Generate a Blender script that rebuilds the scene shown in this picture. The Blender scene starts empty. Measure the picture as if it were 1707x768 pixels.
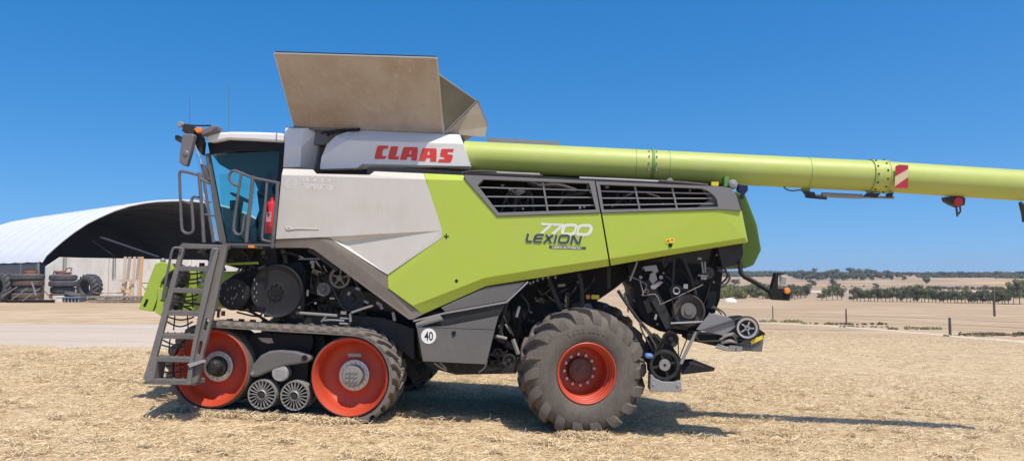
import bpy, bmesh, math, random
import numpy as np
from mathutils import Vector, Matrix
R = math.radians
rnd = random.Random(7)
C = bpy.context.scene.collection
scene = bpy.context.scene

# ------------------------------------------------------------------ camera
F, CX, CY, PITCH = 1250.0, 853.5, 384.0, R(3.57)
CAM = Vector((0, 0, 2.0))
cd = bpy.data.cameras.new('camera'); cam = bpy.data.objects.new('camera', cd); C.objects.link(cam)
cam.location = CAM; cam.rotation_euler = (R(90) + PITCH, 0, 0)
cd.sensor_width = 36; cd.lens = 36 * F / 1707; cd.clip_start = 0.1; cd.clip_end = 20000
scene.camera = cam
FW = Vector((0, math.cos(PITCH), math.sin(PITCH))); UP = Vector((0, -math.sin(PITCH), math.cos(PITCH)))
def ray(x, y):
    return (FW + Vector((1, 0, 0)) * ((x - CX) / F) + UP * (-(y - CY) / F))

# ------------------------------------------------------------------ frame of the harvester (it stands on slightly sloping ground)
TH, PI_ = R(5.0), R(2.6)
MU = Vector((math.cos(TH) * math.cos(PI_), -math.sin(TH) * math.cos(PI_), -math.sin(PI_)))
MV = Vector((math.sin(TH), math.cos(TH), 0)); MW = MU.cross(MV)
MO = Vector((0.915, 9.65, -0.01))
MM = Matrix(((MU.x, MV.x, MW.x, MO.x), (MU.y, MV.y, MW.y, MO.y), (MU.z, MV.z, MW.z, MO.z), (0, 0, 0, 1)))
def P(x, y, v=0.0):
    "the point of the harvester's plane v (metres in from its left side) seen at a place in the photo"
    d = ray(x, y); o = CAM - MO
    t = (v - o.dot(MV)) / d.dot(MV); q = o + d * t
    return Vector((q.dot(MU), v, q.dot(MW)))

# ------------------------------------------------------------------ terrain
def sst(a, b, x):
    t = min(1, max(0, (x - a) / (b - a))); return t * t * (3 - 2 * t)
def lerpt(tab, x):
    if x <= tab[0][0]: return tab[0][1]
    for (a, p), (b, q) in zip(tab, tab[1:]):
        if x <= b: return p + (q - p) * (x - a) / (b - a)
    return tab[-1][1]
RIGHT = [(0, 0), (14, -0.02), (30, -.55), (55, -1.45), (110, -3.7), (160, -5.5), (300, -7.0), (420, -6.6), (600, -4.5), (1000, 3), (1500, 12.5), (2500, 17), (9000, -60)]
def terrain(x, y):
    s = (x - .915) * math.cos(TH) - (y - 9.65) * math.sin(TH)
    s = 9.0 * math.tanh(s / 9.0) if s > 0 else 8.0 * math.tanh(s / 8.0)
    k = 1 - sst(30, 60, math.hypot(x, y)) * .5
    z = -math.tan(PI_) * s * k + MO.z
    d = math.hypot(x, y); r = sst(-.05, .3, x / max(y, 1)) if y > 0 else 0
    z += r * lerpt(RIGHT, d)
    if d > 400: z += math.sin(x * .004 + 1) * 1.5 * min(1, (d - 400) / 600) * r
    return z
def ground_at(px, py):
    d = ray(px, py); t = 4.0
    while t < 6000:
        p = CAM + d * t
        if p.z < terrain(p.x, p.y):
            lo, hi = t / 1.02, t
            for _ in range(25):
                m = (lo + hi) / 2; p = CAM + d * m
                if p.z < terrain(p.x, p.y): hi = m
                else: lo = m
            p = CAM + d * hi; p.z = terrain(p.x, p.y); return p
        t *= 1.02
    p = CAM + d * 3000; return p

# ------------------------------------------------------------------ object helpers
def link(name, me, mat=None, parent=None):
    o = bpy.data.objects.new(name, me); C.objects.link(o)
    if mat is not None: me.materials.append(mat)
    if parent is not None: o.parent = parent
    return o
def obj(name, bm, mat, parent=None, smooth=False, bevel=0, recalc=True):
    if recalc: bmesh.ops.recalc_face_normals(bm, faces=bm.faces)
    me = bpy.data.meshes.new(name); bm.to_mesh(me); bm.free()
    if smooth:
        for p in me.polygons: p.use_smooth = True
        try: me.set_sharp_from_angle(angle=R(35))
        except Exception: pass
    o = link(name, me, mat, parent)
    if bevel:
        b = o.modifiers.new('bevel', 'BEVEL'); b.width = bevel; b.segments = 2; b.limit_method = 'ANGLE'; b.angle_limit = R(30)
    return o
def tag(o, label=None, cat=None, group=None, kind=None):
    if label: o['label'] = label
    if cat: o['category'] = cat
    if group: o['group'] = group
    if kind: o['kind'] = kind
    return o
def empty(name, parent=None, loc=(0, 0, 0), rot=(0, 0, 0)):
    o = bpy.data.objects.new(name, None); C.objects.link(o); o.location = loc; o.rotation_euler = rot
    o.empty_display_size = .1
    if parent is not None: o.parent = parent
    return o
def copy_tree(o, parent=None):
    c = o.copy(); C.objects.link(c); c.parent = parent
    for ch in list(o.children): copy_tree(ch, c)
    return c

# ------------------------------------------------------------------ shape helpers (all add to a bmesh)
def NB(): return bmesh.new()
def prism(bm, pts, off):
    "flat outline, pushed back along off"
    off = Vector(off); a = [bm.verts.new(p) for p in pts]; b = [bm.verts.new(Vector(p) + off) for p in pts]
    n = len(a); bm.faces.new(a); bm.faces.new(b[::-1])
    for i in range(n): bm.faces.new((a[i], b[i], b[(i + 1) % n], a[(i + 1) % n]))
def pp(bm, px, v, th):
    prism(bm, [P(x, y, v) for x, y in px], (0, th, 0))
def shell(bm, faces, th=.03, conv=True):
    "facets that share corners; every corner is (x, y, v)"
    key = {}
    def V(c):
        k = tuple(round(q, 2 if conv else 4) for q in c)
        if k not in key:
            p = P(*c) if conv else Vector(c)
            key[k] = (bm.verts.new(p), bm.verts.new(p + Vector((0, th, 0))))
        return key[k]
    cnt = {}
    for f in faces:
        vs = [V(c) for c in f]; bm.faces.new([q[0] for q in vs]); bm.faces.new([q[1] for q in vs][::-1])
        ks = [tuple(round(q, 2 if conv else 4) for q in c) for c in f]
        for i in range(len(ks)):
            e = frozenset((ks[i], ks[(i + 1) % len(ks)])); cnt.setdefault(e, []).append((ks[i], ks[(i + 1) % len(ks)]))
    for e, l in cnt.items():
        if len(l) == 1:
            a, b = key[l[0][0]], key[l[0][1]]
            bm.faces.new((a[0], a[1], b[1], b[0]))
def box(bm, c, s, rot=None):
    m = Matrix.Translation(Vector(c))
    if rot is not None: m = m @ rot
    m = m @ Matrix.Diagonal((s[0], s[1], s[2], 1))
    bmesh.ops.create_cube(bm, size=1, matrix=m)
def box2(bm, a, b):
    box(bm, [(a[i] + b[i]) / 2 for i in range(3)], [abs(b[i] - a[i]) for i in range(3)])
def smoothpath(pts, k=4):
    pts = [Vector(p) for p in pts]
    if len(pts) < 3: return pts
    out = []
    for i in range(len(pts) - 1):
        p0 = pts[max(i - 1, 0)]; p1 = pts[i]; p2 = pts[i + 1]; p3 = pts[min(i + 2, len(pts) - 1)]
        for j in range(k):
            t = j / k
            out.append(.5 * ((2 * p1) + (-p0 + p2) * t + (2 * p0 - 5 * p1 + 4 * p2 - p3) * t * t + (-p0 + 3 * p1 - 3 * p2 + p3) * t ** 3))
    out.append(pts[-1]); return out
def tube(bm, pts, r, seg=8, caps=True, smooth=0):
    pts = [Vector(p) for p in pts]
    if smooth: pts = smoothpath(pts, smooth)
    rr = r if isinstance(r, (list, tuple)) else [r] * len(pts)
    if len(rr) != len(pts): rr = [rr[0] + (rr[-1] - rr[0]) * i / (len(pts) - 1) for i in range(len(pts))]
    rings = []; t = (pts[1] - pts[0]).normalized(); n = t.orthogonal().normalized()
    for i, p in enumerate(pts):
        if i == 0: t = (pts[1] - pts[0])
        elif i == len(pts) - 1: t = (pts[-1] - pts[-2])
        else: t = (pts[i + 1] - pts[i]).normalized() + (pts[i] - pts[i - 1]).normalized()
        if t.length < 1e-9: t = Vector((0, 0, 1))
        t.normalize(); n = (n - t * n.dot(t))
        if n.length < 1e-6: n = t.orthogonal()
        n.normalize(); b = t.cross(n)
        rings.append([bm.verts.new(p + (n * math.cos(2 * math.pi * j / seg) + b * math.sin(2 * math.pi * j / seg)) * rr[i]) for j in range(seg)])
    for a, b in zip(rings, rings[1:]):
        for j in range(seg): bm.faces.new((a[j], a[(j + 1) % seg], b[(j + 1) % seg], b[j]))
    if caps: bm.faces.new(rings[0][::-1]); bm.faces.new(rings[-1])
def ptube(bm, px, v, r, seg=8, smooth=0):
    tube(bm, [P(q[0], q[1], q[2] if len(q) > 2 else v) for q in px], r, seg, True, smooth)
def lathe(bm, c, prof, seg=48, axis='Y', cap0=False, cap1=False, a0=0, a1=2 * math.pi):
    "prof: (radius, position along axis) about c"
    c = Vector(c); rings = []; full = abs(a1 - a0 - 2 * math.pi) < 1e-6; n = seg if full else seg + 1
    for r, y in prof:
        ring = []
        for j in range(n):
            a = a0 + (a1 - a0) * j / seg; x, z = r * math.cos(a), r * math.sin(a)
            q = {'Y': (x, y, z), 'Z': (x, z, y), 'X': (y, x, z)}[axis]
            ring.append(bm.verts.new(c + Vector(q)))
        rings.append(ring)
    for a, b in zip(rings, rings[1:]):
        for j in range(seg):
            k = (j + 1) % n; bm.faces.new((a[j], a[k], b[k], b[j]))
    if cap0: bm.faces.new(rings[0])
    if cap1: bm.faces.new(rings[-1][::-1])
def poly_cut(pts, hole):
    "outline with one hole joined by a bridge"
    d = min(((Vector(p) - Vector(q)).length, i, j) for i, p in enumerate(pts) for j, q in enumerate(hole)); i, j = d[1], d[2]
    h = hole[j:] + hole[:j + 1]
    return pts[:i + 1] + h + pts[i:]
def ring_frame(bm, outer, inner, v, th):
    "frame: outer and inner outlines (same count of corners) at plane v"
    n = len(outer); A = [bm.verts.new(P(x, y, v)) for x, y in outer]; B = [bm.verts.new(P(x, y, v)) for x, y in inner]
    A2 = [bm.verts.new(q.co + Vector((0, th, 0))) for q in A]; B2 = [bm.verts.new(q.co + Vector((0, th, 0))) for q in B]
    for i in range(n):
        j = (i + 1) % n
        bm.faces.new((A[i], A[j], B[j], B[i])); bm.faces.new((A2[j], A2[i], B2[i], B2[j]))
        bm.faces.new((A[i], A2[i], A2[j], A[j])); bm.faces.new((B[i], B[j], B2[j], B2[i]))
def pulley(bm, px, py, rpx, v, w=.05, groove=True, spokes=0, seg=36):
    c = P(px, py, v); r = (P(px + rpx, py, v) - c).length
    lathe(bm, c, [(r * .8, 0), (r * .98, 0), (r, w * .12), (r * .93 if groove else r, w * .5), (r, w * .88), (r * .98, w), (r * .8, w), (r * .8, 0)], seg)
    if spokes:
        for i in range(spokes):
            a = 2 * math.pi * i / spokes + .3
            box(bm, c + Vector((math.cos(a) * r * .5, w * .5, math.sin(a) * r * .5)), (r * .75, w * .4, r * .16), Matrix.Rotation(-a, 4, 'Y'))
    else:
        lathe(bm, c, [(r * .8, w * .35), (r * .3, w * .6)], seg)
    lathe(bm, c, [(r * .3, w), (r * .3, -w * .1), (r * .24, -w * .25), (r * .1, -w * .25), (r * .09, -w * .45), (.0005, -w * .45)], 20)
def belt(bm, circles, v, w=.04, t=.012):
    "v-belt round two pulleys given as (x, y, r) in the photo"
    (x1, y1, r1), (x2, y2, r2) = circles
    a, b = P(x1, y1, v), P(x2, y2, v); ra = (P(x1 + r1, y1, v) - a).length; rb = (P(x2 + r2, y2, v) - b).length
    d = math.atan2(b.z - a.z, b.x - a.x); L = (b - a).length; be = math.acos(max(-1, min(1, (ra - rb) / L)))
    pts = []
    for k in range(17):
        q = d + be + (2 * math.pi - 2 * be) * k / 16; pts.append((a.x + ra * math.cos(q), a.z + ra * math.sin(q)))
    for k in range(17):
        q = d - be + (2 * be) * k / 16; pts.append((b.x + rb * math.cos(q), b.z + rb * math.sin(q)))
    n = len(pts); I = []
    cx = (a.x + b.x) / 2; cz = (a.z + b.z) / 2
    for i in range(n):
        p = Vector(pts[i]); q = Vector(pts[(i + 1) % n]) - Vector(pts[i - 1]); nn = Vector((q.y, -q.x)).normalized()
        if nn.dot(p - Vector((cx, cz))) < 0: nn = -nn
        o = p + nn * t
        I.append([bm.verts.new((p.x, v, p.y)), bm.verts.new((o.x, v, o.y)), bm.verts.new((o.x, v + w, o.y)), bm.verts.new((p.x, v + w, p.y))])
    for i in range(n):
        A, B = I[i], I[(i + 1) % n]
        for k in range(4): bm.faces.new((A[k], A[(k + 1) % 4], B[(k + 1) % 4], B[k]))
def flat(bm, pts, v, conv, hole=None, th=.0015):
    ps = [P(*conv(p), v) for p in pts]
    if hole:
        ps = poly_cut(ps, [P(*conv(p), v) for p in hole[::-1]])
    prism(bm, ps, (0, th, 0))
def stroke(bm, pts, w, v, conv, closed=False, th=.0015):
    "band of width w along a path, in the photo's plane, laid on plane v"
    P2 = [Vector(p) for p in pts]; n = len(P2); A, B = [], []
    for i in range(n):
        if closed: a, b = P2[i - 1], P2[(i + 1) % n]
        else: a, b = P2[max(i - 1, 0)], P2[min(i + 1, n - 1)]
        d1 = (P2[i] - a); d2 = (b - P2[i])
        d1 = d1.normalized() if d1.length > 1e-6 else d2.normalized(); d2 = d2.normalized() if d2.length > 1e-6 else d1
        t = (d1 + d2).normalized(); nn = Vector((-t.y, t.x)); k = 1 / max(.5, nn.dot(Vector((-d1.y, d1.x))))
        A.append(P2[i] + nn * w / 2 * k); B.append(P2[i] - nn * w / 2 * k)
    rng = range(n if closed else n - 1)
    for i in rng:
        j = (i + 1) % n; q = [A[i], A[j], B[j], B[i]]
        f = [bm.verts.new(P(*conv(p), v)) for p in q]; bm.faces.new(f)
FONTS = {}
def text_px(name, s, TL, TR, BL, v, mat, parent, bold=0.0, shear=0.0):
    cu = bpy.data.curves.new('t', 'FONT'); cu.body = s; cu.offset = bold; cu.shear = shear; cu.resolution_u = 4
    o = bpy.data.objects.new('t', cu); C.objects.link(o); bpy.context.view_layer.update()
    dg = bpy.context.evaluated_depsgraph_get(); me = bpy.data.meshes.new_from_object(o.evaluated_get(dg))
    bpy.data.objects.remove(o); me.name = name
    xs = [q.co.x for q in me.vertices]; ys = [q.co.y for q in me.vertices]
    x0, x1, y0, y1 = min(xs), max(xs), min(ys), max(ys)
    a, b, c = P(*TL, v), P(*TR, v), P(*BL, v)
    for q in me.vertices:
        s_, t_ = (q.co.x - x0) / (x1 - x0), (y1 - q.co.y) / (y1 - y0)
        q.co = a + (b - a) * s_ + (c - a) * t_
    me.materials.clear(); return link(name, me, mat, parent)

# ------------------------------------------------------------------ materials
class NT:
    def __init__(s, name):
        s.m = bpy.data.materials.new(name); s.m.use_nodes = True; s.t = s.m.node_tree; s.t.nodes.clear()
        s.out = s.n('ShaderNodeOutputMaterial'); s.b = s.n('ShaderNodeBsdfPrincipled'); s.l(s.b.outputs[0], s.out.inputs[0])
        s.tc = s.n('ShaderNodeTexCoord').outputs['Object']
    def n(s, t, **k):
        q = s.t.nodes.new(t)
        for a, b in k.items(): setattr(q, a, b)
        return q
    def l(s, a, b): s.t.links.new(a, b)
    def noise(s, scale, detail=4, rough=.6, vec=None, stretch=None, dist=0):
        q = s.n('ShaderNodeTexNoise'); q.inputs['Scale'].default_value = scale; q.inputs['Detail'].default_value = detail
        q.inputs['Roughness'].default_value = rough; q.inputs['Distortion'].default_value = dist
        v = vec or s.tc
        if stretch:
            m = s.n('ShaderNodeMapping'); m.inputs['Scale'].default_value = stretch[:3]
            if len(stretch) > 3: m.inputs['Rotation'].default_value = (0, 0, stretch[3])
            s.l(v, m.inputs[0]); v = m.outputs[0]
        s.l(v, q.inputs['Vector']); return q.outputs['Fac']
    def ramp(s, fac, stops):
        q = s.n('ShaderNodeValToRGB'); e = q.color_ramp.elements
        while len(e) < len(stops): e.new(.5)
        for i, (p, c) in enumerate(stops):
            e[i].position = p; e[i].color = (c, c, c, 1) if not isinstance(c, (tuple, list)) else (*c[:3], 1)
        s.l(fac, q.inputs[0]); return q.outputs[0]
    def mix(s, fac, a, b, mode='MIX'):
        q = s.n('ShaderNodeMix', data_type='RGBA', blend_type=mode)
        for i, x in ((0, fac), (6, a), (7, b)):
            if isinstance(x, (int, float)): q.inputs[i].default_value = x if i == 0 else (x, x, x, 1)
            elif isinstance(x, (tuple, list)): q.inputs[i].default_value = (*x[:3], 1)
            else: s.l(x, q.inputs[i])
        return q.outputs[2]
    def mult(s, a, b, op='MULTIPLY'):
        q = s.n('ShaderNodeMath', operation=op)
        for i, x in ((0, a), (1, b)):
            if isinstance(x, (int, float)): q.inputs[i].default_value = x
            else: s.l(x, q.inputs[i])
        return q.outputs[0]
    def bump(s, h, strength=.3, dist=.02, base=None):
        q = s.n('ShaderNodeBump'); q.inputs['Strength'].default_value = strength; q.inputs['Distance'].default_value = dist
        s.l(h, q.inputs['Height'])
        if base is not None: s.l(base, q.inputs['Normal'])
        s.l(q.outputs[0], s.b.inputs['Normal']); return q.outputs[0]
    def set(s, **k):
        for a, b in k.items():
            i = s.b.inputs[a.replace('_', ' ')]
            if isinstance(b, (int, float)): i.default_value = b
            elif isinstance(b, (tuple, list)): i.default_value = (*b[:3], 1)
            else: s.l(b, i)
DUST = (.36, .28, .19)
def paint(name, col, rough=.4, dust=.25, metal=0, dustcol=DUST, scale=3.0, spec=.5, streak=True, bump=0, wavy=.12):
    t = NT(name)
    a = t.noise(scale, 6, .65); b = t.noise(scale * 9, 5, .7, stretch=(1, 1, .25) if streak else None)
    f = t.mult(t.ramp(a, [(.35, .25), (.7, 1)]), t.ramp(b, [(.3, .3), (.75, 1)]))
    f = t.mult(f, dust)
    c = t.mix(f, col, dustcol); fine = t.noise(220, 2, .6)
    c = t.mix(.10, c, t.ramp(fine, [(.3, .25), (.7, 1)]), 'MULTIPLY')
    t.set(Base_Color=c, Roughness=t.ramp(f, [(0, rough), (1, min(1, rough + .5))]), Metallic=metal)
    t.b.inputs['Specular IOR Level'].default_value = spec
    if bump: t.bump(t.noise(60, 3), bump, .004)
    elif wavy: t.bump(t.noise(1.7, 2, .4), wavy, .02)
    return t.m
def plain(name, col, rough=.5, metal=0, emit=0, bump=0, var=.2):
    t = NT(name); n = t.noise(25, 4)
    c = t.mix(t.mult(n, var), col, tuple(q * .5 for q in col))
    t.set(Base_Color=c, Roughness=rough, Metallic=metal)
    if emit: t.set(Emission_Color=col, Emission_Strength=emit)
    if bump: t.bump(t.noise(30, 4), bump, .01)
    return t.m
SKY_AIR, SKY_DUST, SKY_OZ, SKY_SAT, SKY_VAL, SKY_STR, SUN_E, EXPO = 1.0, 1.5, 2.5, 1.47, 1.65, .10, 4.6, 0.11
SKY_LIFT = .125; HAZE = .00018
# ================================================================== materials of the harvester
GREEN = (.41, .525, .045)
M_green = paint('lime_paint', GREEN, .36, .30, scale=1.6, dustcol=(.42, .40, .17), wavy=.2)
M_green2 = paint('lime_paint_dusty', (.36, .50, .04), .42, .25, scale=3)
M_hood = paint('shaded_lime', (.13, .27, .055), .6, .12, scale=2)  # lime with the rear hood's shade darkened into its base colour
M_auger = paint('lime_auger_paint', (.39, .47, .075), .40, .55, scale=1.5, dustcol=(.50, .47, .25))
M_cream = paint('cream_paint', (.60, .57, .51), .40, .5, scale=1.7, dustcol=(.40, .33, .25))
M_cream2 = paint('clean_cream_paint', (.68, .67, .64), .35, .22, scale=2.2, dustcol=(.42, .36, .28))
M_white = paint('white_roof', (.80, .79, .76), .4, .2, scale=3)
M_grey = paint('grey_plastic', (.115, .113, .11), .5, .25, scale=3)
M_grey_d = paint('dusty_grey_plastic', (.17, .15, .13), .55, .6, scale=2.5)
M_frame = paint('grille_grey', (.17, .17, .17), .5, .2, scale=3)
M_lgrey = paint('light_grey_metal', (.27, .27, .27), .45, .25, scale=5)
M_tank0 = paint('tank_lid_steel', (.42, .35, .29), .5, .55, .15, dustcol=(.30, .225, .15), scale=2.2)
def tankmat():
    t = NT('stained_lid_steel'); a = t.noise(1.6, 5, .6); f1 = t.noise(5, 6, .75, dist=2.5); f2 = t.noise(14, 5, .7, stretch=(.35, 1, 1), dist=1.5)
    c = t.mix(t.ramp(a, [(.35, 0), (.65, 1)]), (.36, .28, .21), (.43, .375, .315))
    c = t.mix(t.ramp(f1, [(.56, 0), (.66, .55)]), c, (.52, .46, .39)); c = t.mix(t.ramp(f2, [(.60, 0), (.68, .5)]), c, (.55, .47, .38)); c = t.mix(t.ramp(f1, [(.30, .4), (.42, 0)]), c, (.27, .20, .15))
    t.set(Base_Color=c, Roughness=.55, Metallic=.1); return t.m
M_tank = tankmat()
M_dark = paint('black_machinery', (.011, .011, .012), .6, .05, scale=6, dustcol=(.2,.17,.13), spec=.22)
M_dark2 = paint('dusty_black_metal', (.022, .022, .023), .55, .14, scale=8, dustcol=(.25,.21,.16), spec=.3)
M_rub = paint('black_rubber', (.035, .033, .031), .75, .35, scale=8)
M_tyre = paint('dusty_tyre_rubber', (.080, .070, .060), .85, .65, scale=3.5, dustcol=(.25, .205, .16), bump=.3)
M_track = paint('dusty_track_rubber', (.13, .112, .095), .85, .65, scale=4, dustcol=(.32, .265, .21), bump=.3)
M_tyre_in = paint('inner_track_rubber', (.07, .062, .055), .85, .4, scale=6)
M_red = paint('orange_red_rim', (.52, .042, .012), .42, .5, scale=3, dustcol=(.28, .11, .055))
M_reddirt = paint('grimy_rim_red', (.10, .03, .02), .6, .4, scale=5)
M_steel = paint('bright_steel', (.55, .54, .52), .35, .25, .7, scale=9)
M_galv = paint('galvanised_steel', (.27, .265, .25), .5, .3, .3, scale=9)
M_rail = paint('grey_handrail', (.095, .097, .11), .4, .25, .1, scale=6)
M_ladder = paint('ladder_grey', (.115, .112, .108), .5, .35, scale=5)
M_hydblue = plain('hydraulic_blue', (.12, .22, .45), .4)
M_orange = plain('orange_lens', (.85, .25, .03), .25)
M_yel = plain('yellow_label', (.80, .62, .03), .5)
M_redlens = plain('red_lens', (.45, .02, .03), .3)
M_redtxt = plain('red_lettering', (.62, .045, .03), .45, var=.1)
M_wtxt = plain('white_lettering', (.80, .80, .76), .5, var=.1)
M_dtxt = plain('charcoal_lettering', (.055, .075, .04), .5, var=.1)
M_ghost = plain('faded_white_lettering', (.66, .63, .58), .6, var=.05)
M_ext = plain('extinguisher_red', (.62, .03, .03), .3)
M_rust = paint('rusty_steel', (.26, .10, .045), .8, .4, scale=8)
M_copper = paint('copper_red_pipe', (.30, .09, .04), .6, .3)
M_int = plain('cab_interior_grey', (.07, .075, .07), .7)
def glass(name, tint, gloss=.12):
    t = NT(name); tr = t.n('ShaderNodeBsdfTransparent'); tr.inputs[0].default_value = (*tint, 1)
    gl = t.n('ShaderNodeBsdfGlossy'); gl.inputs['Roughness'].default_value = .03; gl.inputs[0].default_value = (.9, .95, 1, 1)
    mx = t.n('ShaderNodeMixShader'); fr = t.n('ShaderNodeFresnel'); fr.inputs[0].default_value = 1.38
    t.l(t.mult(t.mult(fr.outputs[0], 1.0), gloss, 'ADD'), mx.inputs[0]); t.l(tr.outputs[0], mx.inputs[1]); t.l(gl.outputs[0], mx.inputs[2])
    t.l(mx.outputs[0], t.out.inputs[0]); return t.m
M_glass = glass('tinted_cab_glass', (.76, .93, .90), .0)
M_mirror = plain('mirror_back', (.17, .155, .16), .45)

HV = empty('combine_harvester'); HV.matrix_world = MM
tag(HV, 'lime green and cream combine harvester on rubber tracks with unloading auger swung to the rear', 'combine harvester')

def part(name, bm, mat, parent=None, **k): return obj(name, bm, mat, parent or HV, **k)

# ================================================================== big side panels
b = NB()
V0 = .10
shell(b, [  # cream panel
    [(472, 281, .17), (521, 282.5, .17), (527, 289.5, .12), (616, 291.5, .12), (624, 285.5, .17), (706, 289, .17), (709.5, 299, .10), (469.5, 291.5, .10)],
    [(469.5, 291.5, .10), (709.5, 299, .10), (729, 385, .10), (534.5, 395.4, .10), (459.6, 398.5, .10)],
    [(729, 385, .10), (709.5, 299, .10), (736.5, 396.5, .10)],
    [(534.5, 395.4, .10), (729, 385, .10), (570, 403.5, .155), (549.5, 396.8, .12)],
    [(549.5, 396.8, .12), (570, 403.5, .155), (729, 385, .10), (736.5, 396.5, .10), (646, 457.6, .10)],
], .03)
cream = part('front_side_panel', b, M_cream, bevel=.003)
b = NB()
shell(b, [
    [(706.5, 289, .17), (772.5, 292, .17), (776, 300.5, .10), (710, 299, .10)],
    [(710, 299, .10), (776, 300.5, .10), (779, 304, .10), (829, 361, .10), (1001, 355.5, .10), (1014, 431.5, .10), (900, 448, .10), (807, 463, .10), (687.5, 509.5, .10), (737, 396.8, .10)],
    [(737, 396.8, .10), (687.5, 509.5, .10), (647, 480, .10), (646.4, 458, .115)],
    [(687.5, 509.5, .10), (807, 463, .10), (810, 476.5, .16), (704.5, 523.5, .16)],
    [(807, 463, .10), (900, 448, .10), (900, 462.3, .16), (810, 476.5, .16)],
    [(900, 448, .10), (1014, 431.5, .10), (1015.5, 443, .16), (900, 462.3, .16)],
], .03)
gp = part('green_side_door', b, M_green, bevel=.003)
b = NB()
shell(b, [
    [(1003.5, 355.5, .10), (1197, 349.5, .10), (1235, 351.5, .115), (1243, 396, .115), (1130, 413.5, .10), (1016.5, 431, .10)],
    [(1016.5, 431, .10), (1130, 413.5, .10), (1131, 422.5, .16), (1018.5, 442.3, .16)],
    [(1130, 413.5, .10), (1243, 396, .115), (1245.6, 404, .16), (1131, 422.5, .16)],
    [(1235, 351.5, .115), (1236.5, 351.5, .30), (1246.5, 402, .30), (1245.6, 404, .16), (1243, 396, .115)],
], .03)
gp2 = part('green_rear_door', b, M_green, bevel=.003)
# bolts and stickers on the doors
for (x, y, r) in ((761, 468, 2.6), (1117.5, 408.5, 3.2)):
    b = NB(); c = P(x, y, V0); rr = r / 128
    lathe(b, c, [(.0005, -.006), (rr * .5, -.008), (rr * .55, -.002), (rr, -.004), (rr * 1.05, .002)], 16)
    part('door_latch', b, M_dark, gp if x < 1000 else gp2)
b = NB()
for dx, dy in ((4.5, .9), (.9, 4.5)): box(b, P(744, 394, V0 - .002), (dx * 2 / 128, .004, dy * 2 / 128))
part('star_screw', b, M_dark, gp)
b = NB(); flat(b, [(1110, 397.5), (1124, 396.5), (1124, 404.5), (1110, 405.5)], V0 - .002, lambda p: p); part('sticker', b, M_yel, gp2)
b = NB()
flat(b, [(1111, 403), (1114, 398.5), (1116.5, 403)], V0 - .004, lambda p: p); flat(b, [(1118, 399), (1122.5, 398.6), (1122, 401), (1119, 401)], V0 - .004, lambda p: p)
part('sticker_mark', b, M_redlens, gp2)
# moulded swoosh in the cream panel
b = NB()
ptube(b, [(476, 378, V0 - .002), (479, 382.5, V0 - .004), (486, 382, V0 - .004), (500, 381, V0 - .003), (532, 382, V0)], 0, .008, 8, 3)
ptube(b, [(476, 381, V0 - .002), (482, 378.5, V0 - .003), (486, 382, V0 - .002)], 0, .006, 8, 3)
part('moulded_handle', b, M_cream, cream)

# lettering on the green door
cv = lambda p: (860 + p[0] / 11.815, 360 + p[1] / 11.815)
def rr_path(x0, y0, x1, y1, sk, r, n=4):
    out = []
    for cx, cy, a0 in ((x1 - r, y0 + r, -90), (x1 - r, y1 - r, 0), (x0 + r, y1 - r, 90), (x0 + r, y0 + r, 180)):
        for k in range(n + 1):
            a = R(a0 + 90 * k / n); x, y = cx + r * math.cos(a), cy + r * math.sin(a)
            out.append((x + sk * ((y0 + y1) / 2 - y), y))
    return out
b = NB(); v = V0 - .004
S7 = [[(495, 158), (690, 168), (655, 205), (500, 350)], [(722, 170), (915, 178), (880, 215), (715, 365)]]
for s in S7: stroke(b, s, 50, v, cv)
zero = [rr_path(925, 180, 1185, 358, .30, 75), rr_path(1210, 188, 1475, 368, .30, 75)]
for s in zero: stroke(b, s, 58, v, cv, True)
part('model_number', b, M_wtxt, gp, recalc=True)
b = NB(); v = V0 - .0055
for s in S7: stroke(b, s, 12, v, cv)
for s in zero: stroke(b, s, 12, v, cv, True)
part('model_number_inline', b, plain('pale_inline', (.62, .64, .45), .5), gp)
LEX = [([(240, 345), (212, 470), (222, 500), (312, 503)], 0), ([(548, 372), (420, 371), (385, 395), (355, 480), (372, 508), (510, 510)], 0), ([(375, 440), (528, 441)], 0),
       ([(595, 362), (640, 440), (690, 535)], 0), ([(735, 368), (640, 445), (552, 528)], 0), ([(800, 372), (757, 535)], 0),
       (rr_path(855, 385, 1035, 525, .22, 45), 1), ([(1085, 550), (1128, 380)], 0), ([(1135, 388), (1215, 545)], 0), ([(1288, 390), (1242, 552)], 0)]
b = NB()
for s, cl in LEX: stroke(b, s, 66, V0 - .006, cv, bool(cl))
part('name_outline', b, M_wtxt if False else plain('pale_green_outline', (.62, .68, .36), .5), gp)
b = NB()
for s, cl in LEX: stroke(b, s, 50, V0 - .008, cv, bool(cl))
part('name_lettering', b, M_dtxt, gp)
b = NB(); flat(b, [cv(p) for p in ((660, 580), (1375, 605), (1385, 630), (1370, 658), (665, 636), (650, 608))], V0 - .003, lambda p: p); pill = part('badge', b, M_dtxt, gp)
text_px('badge_lettering', 'CEMOS AUTOMATIC', cv((715, 592)), cv((1300, 612)), cv((706, 630)), V0 - .006, M_wtxt, gp, .02, .25)
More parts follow.
